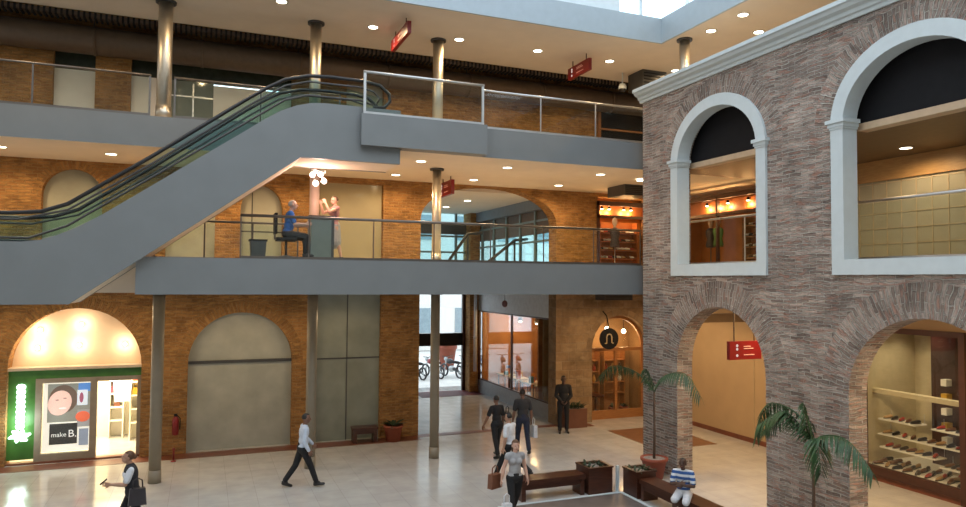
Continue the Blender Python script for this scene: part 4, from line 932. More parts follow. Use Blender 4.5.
# ------------------------------------------------------------------ corridor behind the arcade
XC = 15.4
struct('wall_corridor', MB().box((XC, XC+.15), (12.89, 20.4), (0, L1B)).box((XC, XC+.15), (2, 10.25), (0, L1B)).box((XC, XC+.15), (10.25, 12.89), (3.75, L1B)), CREAMW)
struct('baseboard_corridor', MB().box((XC-.02, XC), (13.1, 20.4), (0, .14)).box((XC-.02, XC), (2, 13.1), (0, .14)), REDBORD)
struct('trim_12', MB().box((XC-.012, XC), (16.55, 16.58), (.14, 2.5)).box((XC-.012, XC), (15.2, 15.23), (.14, 2.5)).box((XC-.012, XC), (15.2, 16.58), (2.48, 2.5)), pbr('joint_line', (.45, .34, .2), .7))
struct('beam_corridor', MB().box((11.45, XC), (15.3, 15.7), (3.72, 3.95)), pbr('brown_beam', (.24, .16, .09), .6))
struct('ceiling_corridor', MB().box((11.45, XC), (2, 16.0), (L2B-.04, L2B-.002)), pbr('brown_ceiling_wood', (.15, .095, .05), .5, var=.1))
downlight(14.5, 10.9, L2B-.04, 'downlight added on the brown corridor ceiling for a glow behind the wider arched window', 'round downlights in the arcade corridor of the lower gallery', 90)  # added lamp, stands in for the soft glow on the wood band
wl = MB().box((XC, XC+.15), (2, 15.6), (L1T, L2B))
struct('wall_corridor_upper', wl, PANELT)
lt = MB()
for i in range(34): lt.box((XC-.015, XC), (2.2+i*.38, 2.22+i*.38), (L1T, 7.35))
for i in range(6): lt.box((XC-.015, XC), (2, 15.55), (5.4+i*.37, 5.42+i*.37))
struct('trim_13', lt, pbr('lattice_beige', (.55, .48, .34), .6))
struct('trim_14', MB().box((XC-.06, XC), (2, 15.6), (7.32, 7.83)), wood('golden_wood', (.40, .24, .10), (.50, .32, .14), .45))
# ------------------------------------------------------------------ shoe shop window
dw = MB(); Y0, Y1 = 10.25, 12.78
dw.box((XC-.08, XC+.1), (Y1, Y1+.11), (0.01, 3.75)).box((XC-.08, XC+.1), (Y0, Y0+.13), (0.01, 3.75)).box((XC-.075, XC+.095), (Y0+.13, Y1), (3.62, 3.75)).box((XC-.075, XC+.095), (Y0+.13, Y1), (.14, .34))
o = struct('window_9', dw, DKFRAME); struct('window_pane', MB().box((XC, XC+.012), (Y0+.1, Y1), (.34, 3.7)), GLASSW, o)
struct('wall_shoe_shop', MB().box((17.3, 17.4), (9, 13.0), (0, L1B)).box((XC+.15, 17.3), (12.85, 12.95), (0, L1B)).box((XC+.15, 17.3), (9.5, 9.6), (0, L1B)), CREAM2)
struct('wall_shoe_shop_dark', MB().box((17.0, 17.3), (9.7, 12.2), (0, 3.9)), pbr('dark_display_back', (.05, .022, .016), .5, var=.2))
struct('ceiling_shoe_shop', MB().box((XC+.15, 17.4), (9.5, 12.9), (3.9, 4.0)), SOFFIT)
struct('floor_shoe_shop', MB().box((XC+.11, 17.3), (9.6, 12.85), (.0, .34)), SHELFW)
struct('beam_shoe_shop', MB().box((15.75, 15.95), (9.6, 12.85), (2.06, 2.17)), CREAM2)
def glass_shelf(i, y0, y1, z, x0, n, lbl):
    r = empty('display_shelf', ((x0+.25), (y0+y1)/2, z), lbl, 'shelf', None)
    part(MB().box((x0, x0+.42), (y0, y1), (z-.03, z)), 'shelf_board', SHELFW, r, .006)
    for y in (y0+.05, y1-.05): part(MB().tube([(x0+.405, y, z), (x0+.405, y, z+.22)], .006, 6), 'back_bracket', ALU, r)
    for k in range(n):
        y = y0+.12+(y1-y0-.24)*k/max(1, n-1)
        shoe((x0+.2, y, z), PI/2+.4*random.uniform(-1, 1), (1, 2, 3, 1, 4, 2)[(k+i) % 6], 'small shoe standing on the %s' % lbl.replace('white display shelf', 'white shelf'), 'shoes on window shelf %s' % ORD[i], .95)
glass_shelf(0, 11.73, 12.7, 1.45, 15.75, 5, 'white display shelf hung highest in the shoe shop window')
glass_shelf(1, 10.4, 12.68, 1.09, 15.7, 10, 'longest white display shelf in the shoe shop window')
glass_shelf(2, 11.15, 12.55, .80, 15.6, 7, 'white display shelf hung lowest by the cream side of the window')
glass_shelf(3, 10.3, 11.7, 1.34, 16.25, 6, 'white display shelf hung high before the dark window back')
glass_shelf(4, 10.4, 11.05, .66, 15.6, 4, 'white display shelf hung low before the dark window back')
for k in range(3):
    for i in range(10): shoe((15.65+.28*k, 10.3+i*.26+.08*k, .34), PI/2+.5*random.uniform(-1, 1), (2, 1, 2, 4, 3, 1, 2, 1, 4, 2)[(i+k) % 10], 'shoe on the floor of the shoe shop window, %s row from the glass' % ORD[k], 'shoes on the window floor, row %s' % ORD[k], 1.0)
for k in range(5): 
    o = MB().box((-.1, .1), (-.07, .07), (-.08, .08)).build('shoe_box', SHELFW if k % 2 == 0 else BAGC[1], bevel=.006); o.location = (16.9, 11.75, 1.0+.35*k)
    tag(o, 'small pale box on the dark back wall of the shoe shop window, %s from below' % ORD[k], 'box', 'boxes on the dark display back')
hg = empty('hanging_garment', (16.5, 10.9, 3.2), 'red garment hanging at the top of the dark shoe shop display', 'clothing')
part(MB().prism([(10.75, 2.85), (11.05, 2.85), (11.0, 3.25), (10.93, 3.36), (10.87, 3.36), (10.8, 3.25)], 'x', 16.47, 16.53), 'garment', pbr('garment_red', (.45, .06, .03), .8), hg); part(MB().tube([(16.5, 10.9, 3.36), (16.5, 10.9, 3.9)], .008, 6), 'hanger', ALU, hg)
for (x, y) in ((15.9, 12.2), (15.9, 11.0), (16.6, 12.2), (15.9, 10.2)):
    l = bpy.data.lights.new('display_lamp', 'SPOT'); l.energy = 34; l.color = (1, .80, .52); l.spot_size = 2.0; l.spot_blend = .8; l.shadow_soft_size = .08
    lo = bpy.data.objects.new('display_lamp', l); COL.objects.link(lo); lo.location = (x, y, 3.85)
# ------------------------------------------------------------------ benches, planters and the dark square
struct('trim_15', MB().box((6.0, 8.9), (11.0, 13.75), (0, .012)), pbr('dark_floor_square', (.15, .125, .115), .4, var=.2, scale=3))
struct('trim_16', MB().box((5.9, 8.98), (13.75, 13.83), (0, .02)).box((8.9, 8.98), (11.0, 13.75), (0, .02)), WHITE)
bench('wooden_bench', 6.5, 8.1, 13.92, 14.36, .46, 'dark red wooden bench beside the group of walking people, running along the floor square', 'x', 'dark wooden benches', .10)
bench('wooden_bench', 9.02, 9.46, 10.7, 13.2, .46, 'dark red wooden bench the person in the striped shirt sits on', 'y', 'dark wooden benches', .10)
def planter(x0, x1, y0, y1, h, label):
    r = empty('wooden_planter', ((x0+x1)/2, (y0+y1)/2, 0), label, 'planter', 'square wooden planters')
    w = .05
    b = MB().box((x0, x1), (y0, y0+w), (0, h)).box((x0, x1), (y1-w, y1), (0, h)).box((x0, x0+w), (y0+w, y1-w), (0, h)).box((x1-w, x1), (y0+w, y1-w), (0, h))
    part(b, 'box', DKWOOD, r, .008); part(MB().box((x0+w, x1-w), (y0+w, y1-w), (h-.06, h-.03)), 'pebble_bed', SOIL, r)
    part(MB().box((x0-.02, x1+.02), (y0-.02, y0+w), (h, h+.03)).box((x0-.02, x1+.02), (y1-w, y1+.02), (h, h+.03)).box((x0-.02, x0+w), (y0+w, y1-w), (h, h+.03)).box((x1-w, x1+.02), (y0+w, y1-w), (h, h+.03)), 'rim', DKWOOD, r)
    lv = MB()
    for k in range(22):
        a = k*2.4; leaf_blade(lv, ((x0+x1)/2+.16*math.cos(a*1.3), (y0+y1)/2+.16*math.sin(a*1.7), h-.04), (math.cos(a), math.sin(a), .9+.9*random.random()), .22+.14*random.random(), .03, .5)
    part(lv, 'leaves', LEAF2, r)
planter(8.16, 8.78, 13.90, 14.48, .56, 'dark wooden planter box at the end of the bench by the walking people')
planter(9.0, 9.5, 13.25, 13.80, .56, 'dark wooden planter box at the end of the bench with the striped-shirt sitter')
cp_ = empty('corner_post', (8.89, 13.86, 0), 'short white post between the two dark wooden planter boxes', 'post')
part(MB().box((8.86, 8.92), (13.84, 13.90), (0.02, .60)), 'post_shaft', WHITE, cp_, .005); part(MB().box((8.84, 8.94), (13.835, 13.92), (.0, .02)), 'post_foot', WHITE, cp_)
# ------------------------------------------------------------------ palms
def frond(name, root, base, ctrl, parent, nleaf=34, ll=.30, col=LEAF):
    """rachis through ctrl points (world), leaflets hanging both sides"""
    pts = [Vector(base)]+[Vector(c) for c in ctrl]
    def at(t):
        n = len(pts)-1; u = t*n; i = min(int(u), n-1); f = u-i
        p0, p1, p2, p3 = pts[max(i-1, 0)], pts[i], pts[i+1], pts[min(i+2, n)]
        return .5*((2*p1)+(p2-p0)*f+(2*p0-5*p1+4*p2-p3)*f*f+(3*p1-p0-3*p2+p3)*f**3)
    mb = MB(); cp = [at(k/14) for k in range(15)]
    mb.tube(cp, [.018*(1-.8*k/14) for k in range(15)], 6)
    for k in range(nleaf):
        t = .12+.88*k/nleaf; p = at(t); d = (at(min(1, t+.03))-at(t-.03)).normalized(); s = d.cross(Vector((0, 0, 1))).normalized()
        L = ll*(.55+.9*math.sin(PI*(.15+.8*t)))*.8
        for sg in (-1, 1):
            dv = (s*sg*.75+d*.65+Vector((0, 0, .15-.55*t))+Vector((random.uniform(-.15, .15), random.uniform(-.15, .15), random.uniform(-.15, .1)))).normalized()
            leaf_blade(mb, p, dv, L, .017, .85, 4)
    return part(mb, name, col, parent)
def palm(loc, h, fr, label, pr=(.22, .30, .46), ll=.3):
    x, y = loc; r = empty('potted_palm', (x, y, 0), label, 'palm')
    part(pot(MB(), (x, y, 0), *pr), 'pot', TERRA, r); part(MB().lathe((x, y, pr[2]*.9), [(pr[1]*.93, 0), (pr[1]*.93, .02)], 20), 'soil', SOIL, r)
    part(MB().tube([(x, y, pr[2]*.9), (x+.015, y, h*.5), (x, y, h*.8), (x, y, h)], [.035, .028, .026, .02], 8), 'stem', TRUNK, r)
    for f in fr: frond('frond', r, (x, y, h-.05), f, r, ll=ll)
PX, PY = 10.38, 14.55
# fronds spread along the wall; coordinates relative to the crown
def rel(b, l): return [(b[0]+a, b[1]+c, b[2]+d) for a, c, d in l]
b1 = (PX, PY, 2.10)
palm((PX, PY), 2.15, [rel(b1, [(-.10, .45, .36), (-.25, .95, .50), (-.35, 1.45, .46), (-.45, 1.85, .15)]), rel(b1, [(-.05, -.45, .40), (-.12, -.95, .58), (-.18, -1.5, .60), (-.22, -2.0, .20)]),
    rel(b1, [(-.06, .08, .3), (-.12, .18, .55)])],
    'tall potted palm with two wide arching fronds before the arcade corner pier', (.21, .30, .50), .27)
PX, PY = 10.15, 9.5
b2 = (PX, PY, 1.95)
palm((PX, PY), 2.0, [rel(b2, [(-.05, .22, .42), (-.1, .58, .58), (-.15, .95, .52), (-.2, 1.15, -.1)]), rel(b2, [(-.05, -.25, .18), (-.05, -.6, .25), (-.1, -.95, .15), (-.1, -1.3, -.2)]),
    rel(b2, [(-.1, .2, .3), (-.25, .45, .5), (-.5, .8, .2)]), rel(b2, [(-.1, -.15, .12), (-.25, -.35, .02), (-.35, -.5, -.38)]), rel(b2, [(-.02, .08, .35), (-.06, .15, .7)]), rel(b2, [(-.1, .25, .25), (-.12, .65, .4), (-.15, 1.0, .05)])],
    'potted palm with feathery fronds before the wide brick pier between the two arches', (.21, .30, .50), .27)
# ------------------------------------------------------------------ people
def remeshed(mb, name, vox, mat, sm=3):
    me = bpy.data.meshes.new('tmp'); mb.bm.to_mesh(me); mb.bm.free()
    o = bpy.data.objects.new('tmp', me); COL.objects.link(o)
    md = o.modifiers.new('r', 'REMESH'); md.mode = 'VOXEL'; md.voxel_size = vox; md.use_smooth_shade = True
    if sm: s = o.modifiers.new('s', 'SMOOTH'); s.factor = .5; s.iterations = sm
    m2 = bpy.data.meshes.new_from_object(o.evaluated_get(bpy.context.evaluated_depsgraph_get())); bpy.data.objects.remove(o); bpy.data.meshes.remove(me)
    m2.name = name; m2.materials.clear(); m2.materials.append(mat)
    n = bpy.data.objects.new(name, m2); COL.objects.link(n); return n
def person(label, loc, head, h, skin, top, bottom, hair, legs=((0, 0), (0, 0)), arms=None, lean=4, sleeve='short', seat=None, look=(0, 0), shoes='shoes_black', hairstyle='short', shorts=False, skirt=None, stance=.09, female=False, vest=None, curl=.6):
    """legs: ((thigh, knee) right, left) in degrees, thigh forward positive. arms: ((upper dir, fore dir) right, left) local x right, y forward, z up"""
    S = h/1.74; ro = math.radians
    arms = arms or (((.12, .0, -1), (.05, .15, -1)), ((-.12, .0, -1), (-.05, .15, -1)))
    rt = empty('person', (0, 0, 0), label, 'person')
    L = Matrix.Rotation(-ro(lean), 3, 'X')
    P = lambda x, y, z: (L @ Vector((x, y, z)))*S
    sw = .165 if female else .185; hw = .10
    # legs
    LG = []
    for s, (th, kn), st in ((1, legs[0], stance), (-1, legs[1], stance)):
        hip = Vector((s*hw*S, 0, -.02*S))
        d1 = Vector((s*(st-.09)*.8, math.sin(ro(th)), -math.cos(ro(th)))).normalized(); kne = hip+d1*.43*S
        a2 = th-kn; d2 = Vector((0, math.sin(ro(a2)), -math.cos(ro(a2)))); ank = kne+d2*.41*S
        fd = Vector((s*.15, 1, 0)).normalized(); pit = max(-35, min(50, -(a2))) if a2 < -12 else 0
        fd = (fd + Vector((0, 0, -math.sin(ro(max(0, pit*.8)))))).normalized()
        heel = ank+Vector((0, -.03*S, -.055*S)); toe = ank+fd*.17*S+Vector((0, 0, -.06*S))
        LG.append((hip, kne, ank, heel, toe))
    zmin = min(min(l[3].z, l[4].z) for l in LG)-.028*S
    zoff = -zmin if seat is None else seat-(-.105*S)
    Z = Vector((0, 0, zoff))
    body, shirt, trou, sho = MB(), MB(), MB(), MB()
    g = .014*S
    for l in LG:
        hip, kne, ank, heel, toe = [p+Z for p in l]
        rr = (.082, .056, .056, .036) if not female else (.084, .054, .052, .034)
        body.cap(hip, kne, rr[0]*S, rr[1]*S, 14); mid = kne+(ank-kne)*.3+Vector((0, -.012*S, 0))
        body.cap(kne, mid, rr[1]*.95*S, rr[2]*S, 14).cap(mid, ank, rr[2]*S, rr[3]*S, 14)
        body.cap(heel, toe, .034*S, .026*S, 10)
        sho.cap(heel, toe, .046*S, .036*S, 12); sho.cap(heel+Vector((0, 0, .03*S)), ank+(toe-ank)*.3, .044*S, .038*S, 10)
        if skirt is None:
            trou.cap(hip, kne, rr[0]*S+g*1.3, (rr[1]*S+g*1.2) if not shorts else (rr[1]*S+g*2.2), 14)
            if not shorts: trou.cap(kne, ank+(kne-ank)*.06, rr[1]*S+g*1.2, rr[3]*S+g*1.9, 14)
    pv = Vector((0, 0, 0))+Z
    T = lambda x, y, z: P(x, y, z)+Z
    tor = lambda mb, e, zlo=-1: [mb.ell(T(0, 0, .02), (.165*S+e, .118*S+e, .125*S+e), 18, 12), mb.ell(T(0, .008, .17), ((.145 if not female else .128)*S+e, .108*S+e, .17*S+e), 18, 12, mat=L), mb.ell(T(0, .0, .37), ((.168 if not female else .150)*S+e, .108*S+e, .185*S+e), 18, 12, mat=L), mb.cap(T(-sw+.03, 0, .475), T(sw-.03, 0, .475), .062*S+e, .062*S+e, 14)]
    tor(body, 0); tor(shirt, g*.8)
    if female:
        for s in (-1, 1): body.ell(T(s*.07, .085, .36), .06*S); shirt.ell(T(s*.07, .09, .36), .068*S)
    trou.ell(pv+Vector((0, 0, 0)), (.168*S+g*1.2, .12*S+g*1.2, .12*S), 18, 12); trou.cap(T(0, 0, 0), T(0, 0, .08), .135*S, .125*S, 16)
    if skirt is not None:
        k0 = (LG[0][1]+LG[1][1])/2+Z
        trou.cap(pv, k0+(k0-pv)*(skirt-1), .17*S, .20*S, 18)
    # neck, head
    body.cap(T(0, -.005, .50), T(0, .015, .60), .056*S, .05*S, 14)
    yaw, pit = look; HR = L @ Matrix.Rotation(ro(yaw), 3, 'Z') @ Matrix.Rotation(-ro(pit), 3, 'X'); hc = T(0, .03, .69)
    Hd = lambda x, y, z: hc+HR @ Vector((x, y, z))*S
    body.ell(Hd(0, -.008, .022), (.076*S, .096*S, .098*S), 18, 14, mat=HR); body.ell(Hd(0, .022, -.045), (.058*S, .07*S, .072*S), 16, 12, mat=HR)
    body.cap(Hd(0, .088, .012), Hd(0, .105, -.022), .011*S, .016*S, 8)
    for s in (-1, 1): body.ell(Hd(s*.078, -.008, -.005), (.013*S, .024*S, .034*S), 8, 8, mat=HR)
    # arms and hands
    WR = []
    for s, (ud, fd) in ((1, arms[0]), (-1, arms[1])):
        sh = T(s*sw, 0, .475); ud = (Vector(ud)).normalized(); fd = (Vector(fd)).normalized()
        el = sh+ud*.285*S; wr = el+fd*.25*S
        body.cap(sh, el, .054*S, .041*S, 12).cap(el, el+fd*.09*S, .041*S, .043*S, 12).cap(el+fd*.09*S, wr, .043*S, .027*S, 12)
        if sleeve == 'short': shirt.cap(sh, sh+ud*.21*S, .054*S+g, .05*S+g*1.2, 12)
        elif sleeve == 'long': shirt.cap(sh, el, .054*S+g, .043*S+g, 12).cap(el, wr-fd*.012*S, .044*S+g, .028*S+g, 12)
        else: shirt.cap(sh, sh+ud*.05*S, .054*S+g, .052*S+g, 12)
        # palm normal: towards the body side
        inw = Vector((-s, 0, 0)); side = fd.cross(inw); 
        if side.length < .2: side = Vector((0, 1, 0))
        side.normalize(); pn = side.cross(fd).normalized()
        if pn.dot(inw) < 0: pn = -pn
        kn = []
        for i, (o_, ln) in enumerate(((.036, .072), (.012, .08), (-.012, .074), (-.036, .058))):
            k = wr+(fd*.085+side*o_)*S; body.cap(wr+(fd*.012+side*o_*.5)*S, k, .016*S, .0135*S, 8)
            p = k; dcur = (fd+side*o_*2.2).normalized(); 
            for j, (f_, r_) in enumerate(((.45, .0092), (.32, .0085), (.23, .0075))):
                dcur = (dcur+pn*curl*(.35+.25*j)).normalized(); q = p+dcur*ln*f_*S; body.cap(p, q, r_*S, r_*.92*S, 8); p = q
        p = wr+(fd*.02+side*.022)*S; d = (fd*.6+side*.8+pn*.25).normalized()
        for f_, r_ in ((.042, .0135), (.032, .0105), (.024, .009)):
            q = p+d*f_*S; body.cap(p, q, r_*S, r_*.93*S, 8); p = q; d = (d+fd*.5+pn*.25).normalized()
        WR.append(wr+fd*.09*S)
    ob = remeshed(body, 'body', .0075, skin); 
    def fin(o): o.parent = rt; return o
    fin(ob)
    fin(remeshed(shirt, 'shirt' if not vest else 'blouse', .013, top)); fin(remeshed(trou, 'trousers' if skirt is None and not shorts else ('shorts' if shorts else 'skirt'), .013, bottom))
    for l in LG: pass
    s0 = MB()
    fin(remeshed(sho, 'shoes', .010, MATS[shoes] if isinstance(shoes, str) else shoes, 2))
    if vest:
        v = MB(); tor(v, g*1.7); fin(remeshed(v, 'vest', .014, vest))
    hm = MB()
    if hairstyle == 'short': hm.ell(Hd(0, -.016, .034), (.083*S, .099*S, .096*S), 22, 14, mat=HR, keep=lambda p: not (p.y > .1 and p.z < .55) and p.z > -.45)
    elif hairstyle == 'bald': hm.ell(Hd(0, -.016, .015), (.082*S, .100*S, .092*S), 22, 14, mat=HR, keep=lambda p: p.y < .2 and -.5 < p.z < .5)
    else:
        hm.ell(Hd(0, -.016, .034), (.086*S, .102*S, .098*S), 22, 14, mat=HR, keep=lambda p: not (p.y > .15 and p.z < .5) and p.z > -.6)
        if hairstyle == 'bun': hm.ell(Hd(0, -.115, .03), (.05*S, .045*S, .05*S), 12, 8)
        if hairstyle == 'long': hm.ell(Hd(0, -.06, -.09), (.075*S, .05*S, .13*S), 14, 10, mat=HR)
    ho = hm.build('hair', hair, rt)
    for s in (-1, 1): MB().ell(Hd(s*.032, .083, .012), (.012*S, .007*S, .007*S), 8, 6, mat=HR).build('eye', MATS['eye_dark'], rt)
    MB().ell(Hd(0, .088, -.062), (.024*S, .006*S, .007*S), 10, 6, mat=HR).build('mouth', MATS['lip'], rt)
    rt.rotation_euler = (0, 0, head); rt.location = loc
    rm = Matrix.Rotation(head, 3, 'Z'); return rt, [Vector(loc)+rm @ w for w in WR], (lambda v: Vector(loc)+rm @ v)
pbr('eye_dark', (.03, .02, .015), .3); pbr('lip', (.30, .10, .08), .5); pbr('shoes_black', (.015, .013, .013), .4)
SK1 = pbr('skin_tan', (.42, .24, .16), .5, var=.04); SK2 = pbr('skin_brown', (.20, .10, .065), .5, var=.04); SK3 = pbr('skin_light', (.60, .36, .27), .5, var=.04); SK4 = pbr('skin_dark', (.09, .045, .03), .5, var=.04)
HB = pbr('hair_black', (.015, .012, .01), .5, var=.3, scale=40); HBR = pbr('hair_brown', (.10, .045, .02), .5, var=.3, scale=40); HG = pbr('hair_grey', (.45, .43, .40), .6, var=.3, scale=40)
C = lambda n, c: pbr('cloth_'+n, c, .85, var=.1, scale=14, bump=.15)
C_WHITE, C_BLACK, C_DK, C_GREY = C('white', (.66, .68, .72)), C('black', (.012, .012, .014)), C('charcoal', (.035, .033, .035)), C('grey', (.36, .36, .37))
C_BLUE, C_NAVY, C_PINK, C_VEST = C('blue', (.03, .13, .42)), C('navy', (.02, .025, .05)), C('dusty_pink', (.48, .24, .24)), C('dark_vest', (.02, .02, .025))
def hd(dx, dy): return math.atan2(-dx, dy)   # heading so that local +Y points to (dx, dy)
# walking to the left with a phone
r1, w1, _ = person('person in white blouse and dark vest walking and holding up a phone', (-1.12, 14.43, 0), hd(-1, -.12), 1.64, SK1, C_WHITE, C_BLACK, HBR, legs=((26, 8), (-14, 22)), arms=(((.10, -.25, -1), (.05, .15, -1)), ((-.05, .35, -1), (.12, 1, .12))), lean=6, look=(0, -20), hairstyle='bun', female=True, vest=C_VEST)
ph = empty('phone', w1[1]+Vector((-.03, 0, .05)), 'small dark phone held by the person in the dark vest', 'phone', rz=hd(-1, -.12))
MB().box((-.036, .036), (-.006, .006), (-.07, .07), rot=Matrix.Rotation(.9, 3, 'X')).build('phone_case', BLACKM, ph, .004); MB().box((-.03, .03), (-.0085, -.006), (-.06, .06), rot=Matrix.Rotation(.9, 3, 'X'), piv=(0, 0, 0)).build('screen', DARKG, ph)
sb = handbag('shoulder_bag', (-1.02, 14.13, .72), (.30, .11, .30), BAGC[2], 'black bag carried at the side of the person in the dark vest')
sb.rotation_euler = (0, 0, .15)
# man in white shirt
person('person in a pale long-sleeved shirt and black trousers striding past the blank brick arch', (2.22, 16.74, 0), hd(1, .05), 1.70, SK2, C('pale_blue', (.55, .62, .74)), C_BLACK, HB, legs=((24, 4), (-20, 16)), arms=(((.12, -.15, -1), (.05, .45, -.9)), ((-.12, .25, -1), (-.05, .7, -.7))), lean=4, sleeve='long')
# group walking
r3, w3, _ = person('person all in black walking away with a bag at the hip', (7.51, 17.69, 0), hd(-.15, 1), 1.64, SK2, C_BLACK, C_BLACK, HB, legs=((14, 6), (-10, 14)), arms=(((.2, .05, -1), (.1, .15, -1)), ((-.45, .1, -1), (-.4, .25, -1))), lean=2, female=True, hairstyle='short')
handbag('shoulder_bag', (7.83, 17.72, .95), (.14, .26, .26), BAGC[2], 'black bag at the hip of the person all in black').rotation_euler = (0, 0, -.15)
r4, w4, _ = person('person in a charcoal shirt and dark blue trousers walking away with a pale bag', (8.38, 17.89, 0), hd(.15, 1), 1.75, SK2, C_DK, C_NAVY, HB, legs=((-14, 12), (18, 6)), arms=(((.2, 0, -1), (.1, .15, -1)), ((-.2, 0, -1), (-.1, .2, -1))), lean=2)
sb = handbag('shopping_bag', (8.72, 17.9, .42), (.12, .28, .34), C_WHITE, 'pale shopping bag held by the person in the charcoal shirt')
r5, w5, _ = person('person in a white shirt and dark trousers with an arm raised to the head', (7.05, 15.72, 0), hd(-.55, .8), 1.65, SK1, C_WHITE, C_BLACK, HB, legs=((-26, 30), (30, 6)), arms=(((.35, .35, -.55), (-.1, .45, .9)), ((-.2, -.1, -1), (-.1, .2, -1))), lean=5)
r6, w6, _ = person('person in a grey top and dark trousers walking towards us beside the bench', (5.93, 13.03, 0), hd(-.1, -1), 1.60, SK3, C_GREY, C_BLACK, HBR, legs=((16, 4), (-16, 22)), arms=(((.3, -.1, -1), (.25, .1, -1)), ((-.28, -.15, -1), (-.15, .3, -1))), lean=2, sleeve='none', hairstyle='long', female=True)
handbag('shoulder_bag', (5.56, 13.18, .62), (.30, .13, .28), BAGC[0], 'brown handbag hanging beside the arm of the person in the grey top').rotation_euler = (0, 0, .4)
handbag('shopping_bag', (5.62, 12.72, .12), (.22, .12, .32), C_WHITE, 'white shopping bag low beside the person in the grey top')
# guard
person('person in a black suit standing before the stone pier with hands together', (10.72, 19.85, 0), hd(-.35, -1), 1.78, SK4, C_BLACK, C_BLACK, HB, legs=((2, 2), (-2, 2)), arms=(((.18, .1, -1), (-.55, .5, -.6)), ((-.18, .1, -1), (.55, .5, -.6))), lean=0, sleeve='long', stance=.13)
# boy on bench
# stripes: cloth pattern that belongs to the shirt
def striped():
    m, nt, out = newmat('cloth_stripes'); b = N(nt, 'ShaderNodeBsdfPrincipled'); b.inputs['Roughness'].default_value = .85
    tc = N(nt, 'ShaderNodeTexCoord'); sx = N(nt, 'ShaderNodeSeparateXYZ'); nt.links.new(tc.outputs['Object'], sx.inputs[0])
    mu = N(nt, 'ShaderNodeMath', operation='MULTIPLY'); mu.inputs[1].default_value = 9.5; nt.links.new(sx.outputs['Z'], mu.inputs[0])
    fr = N(nt, 'ShaderNodeMath', operation='FRACT'); nt.links.new(mu.outputs[0], fr.inputs[0])
    r = ramp(nt, fr.outputs[0], [(.48, (.035, .10, .30)), (.52, (.65, .68, .72))]); r.color_ramp.interpolation = 'CONSTANT'
    nt.links.new(r.outputs[0], b.inputs['Base Color']); nt.links.new(b.outputs[0], out.inputs[0]); return m
person('person in blue and white striped shirt sitting on the bench with folded arms', (9.12, 11.78, 0), hd(-.75, -.66), 1.54, SK4, striped(), C_WHITE, HB, legs=((84, 82), (80, 84)), arms=(((.2, .25, -.9), (-.85, .5, .25)), ((-.2, .25, -.9), (.85, .55, .10))), lean=8, seat=.46, shorts=True, stance=.16, look=(0, -18))
# seated man and kiosk on the lower gallery
KX, KY = 2.05, 16.95
kz = L1T
r = empty('swivel_chair', (1.78, 16.9, kz), 'black swivel chair under the person in the blue shirt', 'chair')
part(MB().box((1.55, 2.0), (16.68, 17.12), (kz+.44, kz+.52)), 'seat', BLACKM, r, .03); part(MB().box((1.50, 1.56), (16.70, 17.10), (kz+.60, kz+1.08)), 'backrest', BLACKM, r, .02)
part(MB().box((1.50, 1.54), (16.86, 16.94), (kz+.47, kz+.7)), 'back_support', DARKG, r); part(MB().tube([(1.78, 16.9, kz+.08), (1.78, 16.9, kz+.44)], .03, 10), 'gas_post', DARKG, r)
for k in range(5):
    a = k*2*PI/5; part(MB().tube([(1.78, 16.9, kz+.09), (1.78+.28*math.cos(a), 16.9+.28*math.sin(a), kz+.05)], [.03, .022], 8), 'leg', DARKG, r)
    part(MB().ell((1.78+.28*math.cos(a), 16.9+.28*math.sin(a), kz+.028), .028, 8, 6), 'caster', BLACKM, r)
person('person in a bright blue shirt sitting at the kiosk behind the railing', (1.80, 16.9, kz), hd(1, -.1), 1.70, SK3, C_BLUE, C_BLACK, HG, legs=((84, 84), (78, 74)), arms=(((.12, .35, -.9), (.05, .95, .05)), ((-.12, .4, -.9), (-.05, .95, .0))), lean=8, seat=.52, hairstyle='short', stance=.12, look=(0, -12))
r = empty('kiosk', (2.62, 16.95, kz), 'grey green kiosk between the blue-shirted sitter and the person in pink', 'kiosk')
part(MB().box((2.32, 2.86), (16.75, 17.3), (kz, kz+1.02)), 'cabinet', pbr('kiosk_grey', (.20, .22, .20), .35, var=.06), r, .01); part(MB().box((2.27, 2.91), (16.70, 17.35), (kz+1.02, kz+1.06)), 'counter_top', DARKG, r); part(MB().box((2.80, 2.865), (16.74, 16.76), (kz, kz+1.02)), 'edge_trim', DARKG, r)
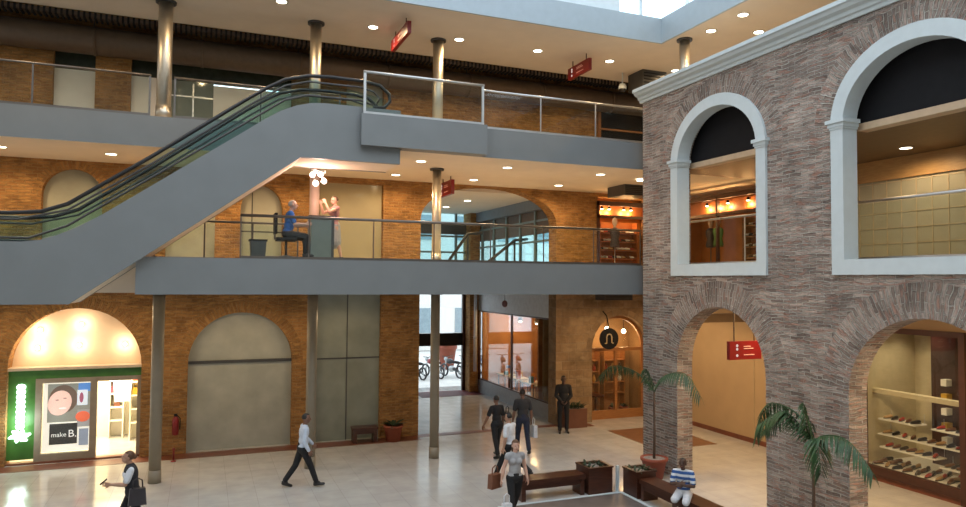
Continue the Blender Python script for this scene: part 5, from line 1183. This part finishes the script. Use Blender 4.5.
person('person in dusty pink top standing at the kiosk with both hands raised to the face', (3.03, 17.75, kz), hd(-1, -.25), 1.62, SK3, C_PINK, C_GREY, HBR, legs=((6, 4), (-8, 8)), arms=(((.15, .75, -.35), (-.25, .35, .85)), ((-.15, .8, -.35), (.25, .3, .85))), lean=-3, sleeve='none', skirt=.95, hairstyle='short', female=True, look=(0, 8))
tb = empty('trash_bin', (1.15, 16.9, kz), 'dark square waste bin on the lower gallery behind the person in the blue shirt', 'bin')
part(MB().prism([(-.15+1.15, kz), (.15+1.15, kz), (.18+1.15, kz+.42), (-.18+1.15, kz+.42)], 'y', 16.75, 17.05), 'bin_body', DARKG, tb, .01); part(MB().box((.95, 1.35), (16.73, 17.07), (kz+.42, kz+.46)), 'bin_rim', BLACKM, tb)
# ------------------------------------------------------------------ the rest of the hall: far walls and the glazed roof opening
HALLW = pbr('hall_wall_paint', (.62, .58, .52), .8, var=.03)
struct('wall_front', MB().box((-14, 24), (-8.2, -8), (0, 16.4)), HALLW)
struct('wall_left', MB().box((-14.2, -14), (-8.2, 21.5), (0, 16.4)), HALLW)
struct('wall_far_right', MB().box((24, 24.2), (-8.2, 30), (0, 12.0)), HALLW)
struct('ceiling_roof', MB().box((-14.2, -7), (-8.2, 20.5), (16.4, 16.6)).box((11, 16.1), (-8.2, 20.5), (16.4, 16.6)).box((-7, 11), (-8.2, -3), (16.4, 16.6)).box((-7, 11), (15, 20.5), (16.4, 16.6)), SOFFITW)
# ------------------------------------------------------------------ world and daylight
w = bpy.data.worlds.new('world'); SC.world = w; w.use_nodes = True
bg = w.node_tree.nodes['Background']; bg.inputs[0].default_value = (.80, .90, 1.0, 1); bg.inputs[1].default_value = 2.3
SC.view_settings.view_transform = 'Standard'; SC.view_settings.look = 'None'; SC.view_settings.gamma = 1; SC.view_settings.exposure = .3
SC.view_settings.use_curve_mapping = False
SC.cycles.max_bounces = 8; SC.cycles.transparent_max_bounces = 24; SC.cycles.caustics_reflective = False; SC.cycles.caustics_refractive = False
SC.cycles.sample_clamp_indirect = 4
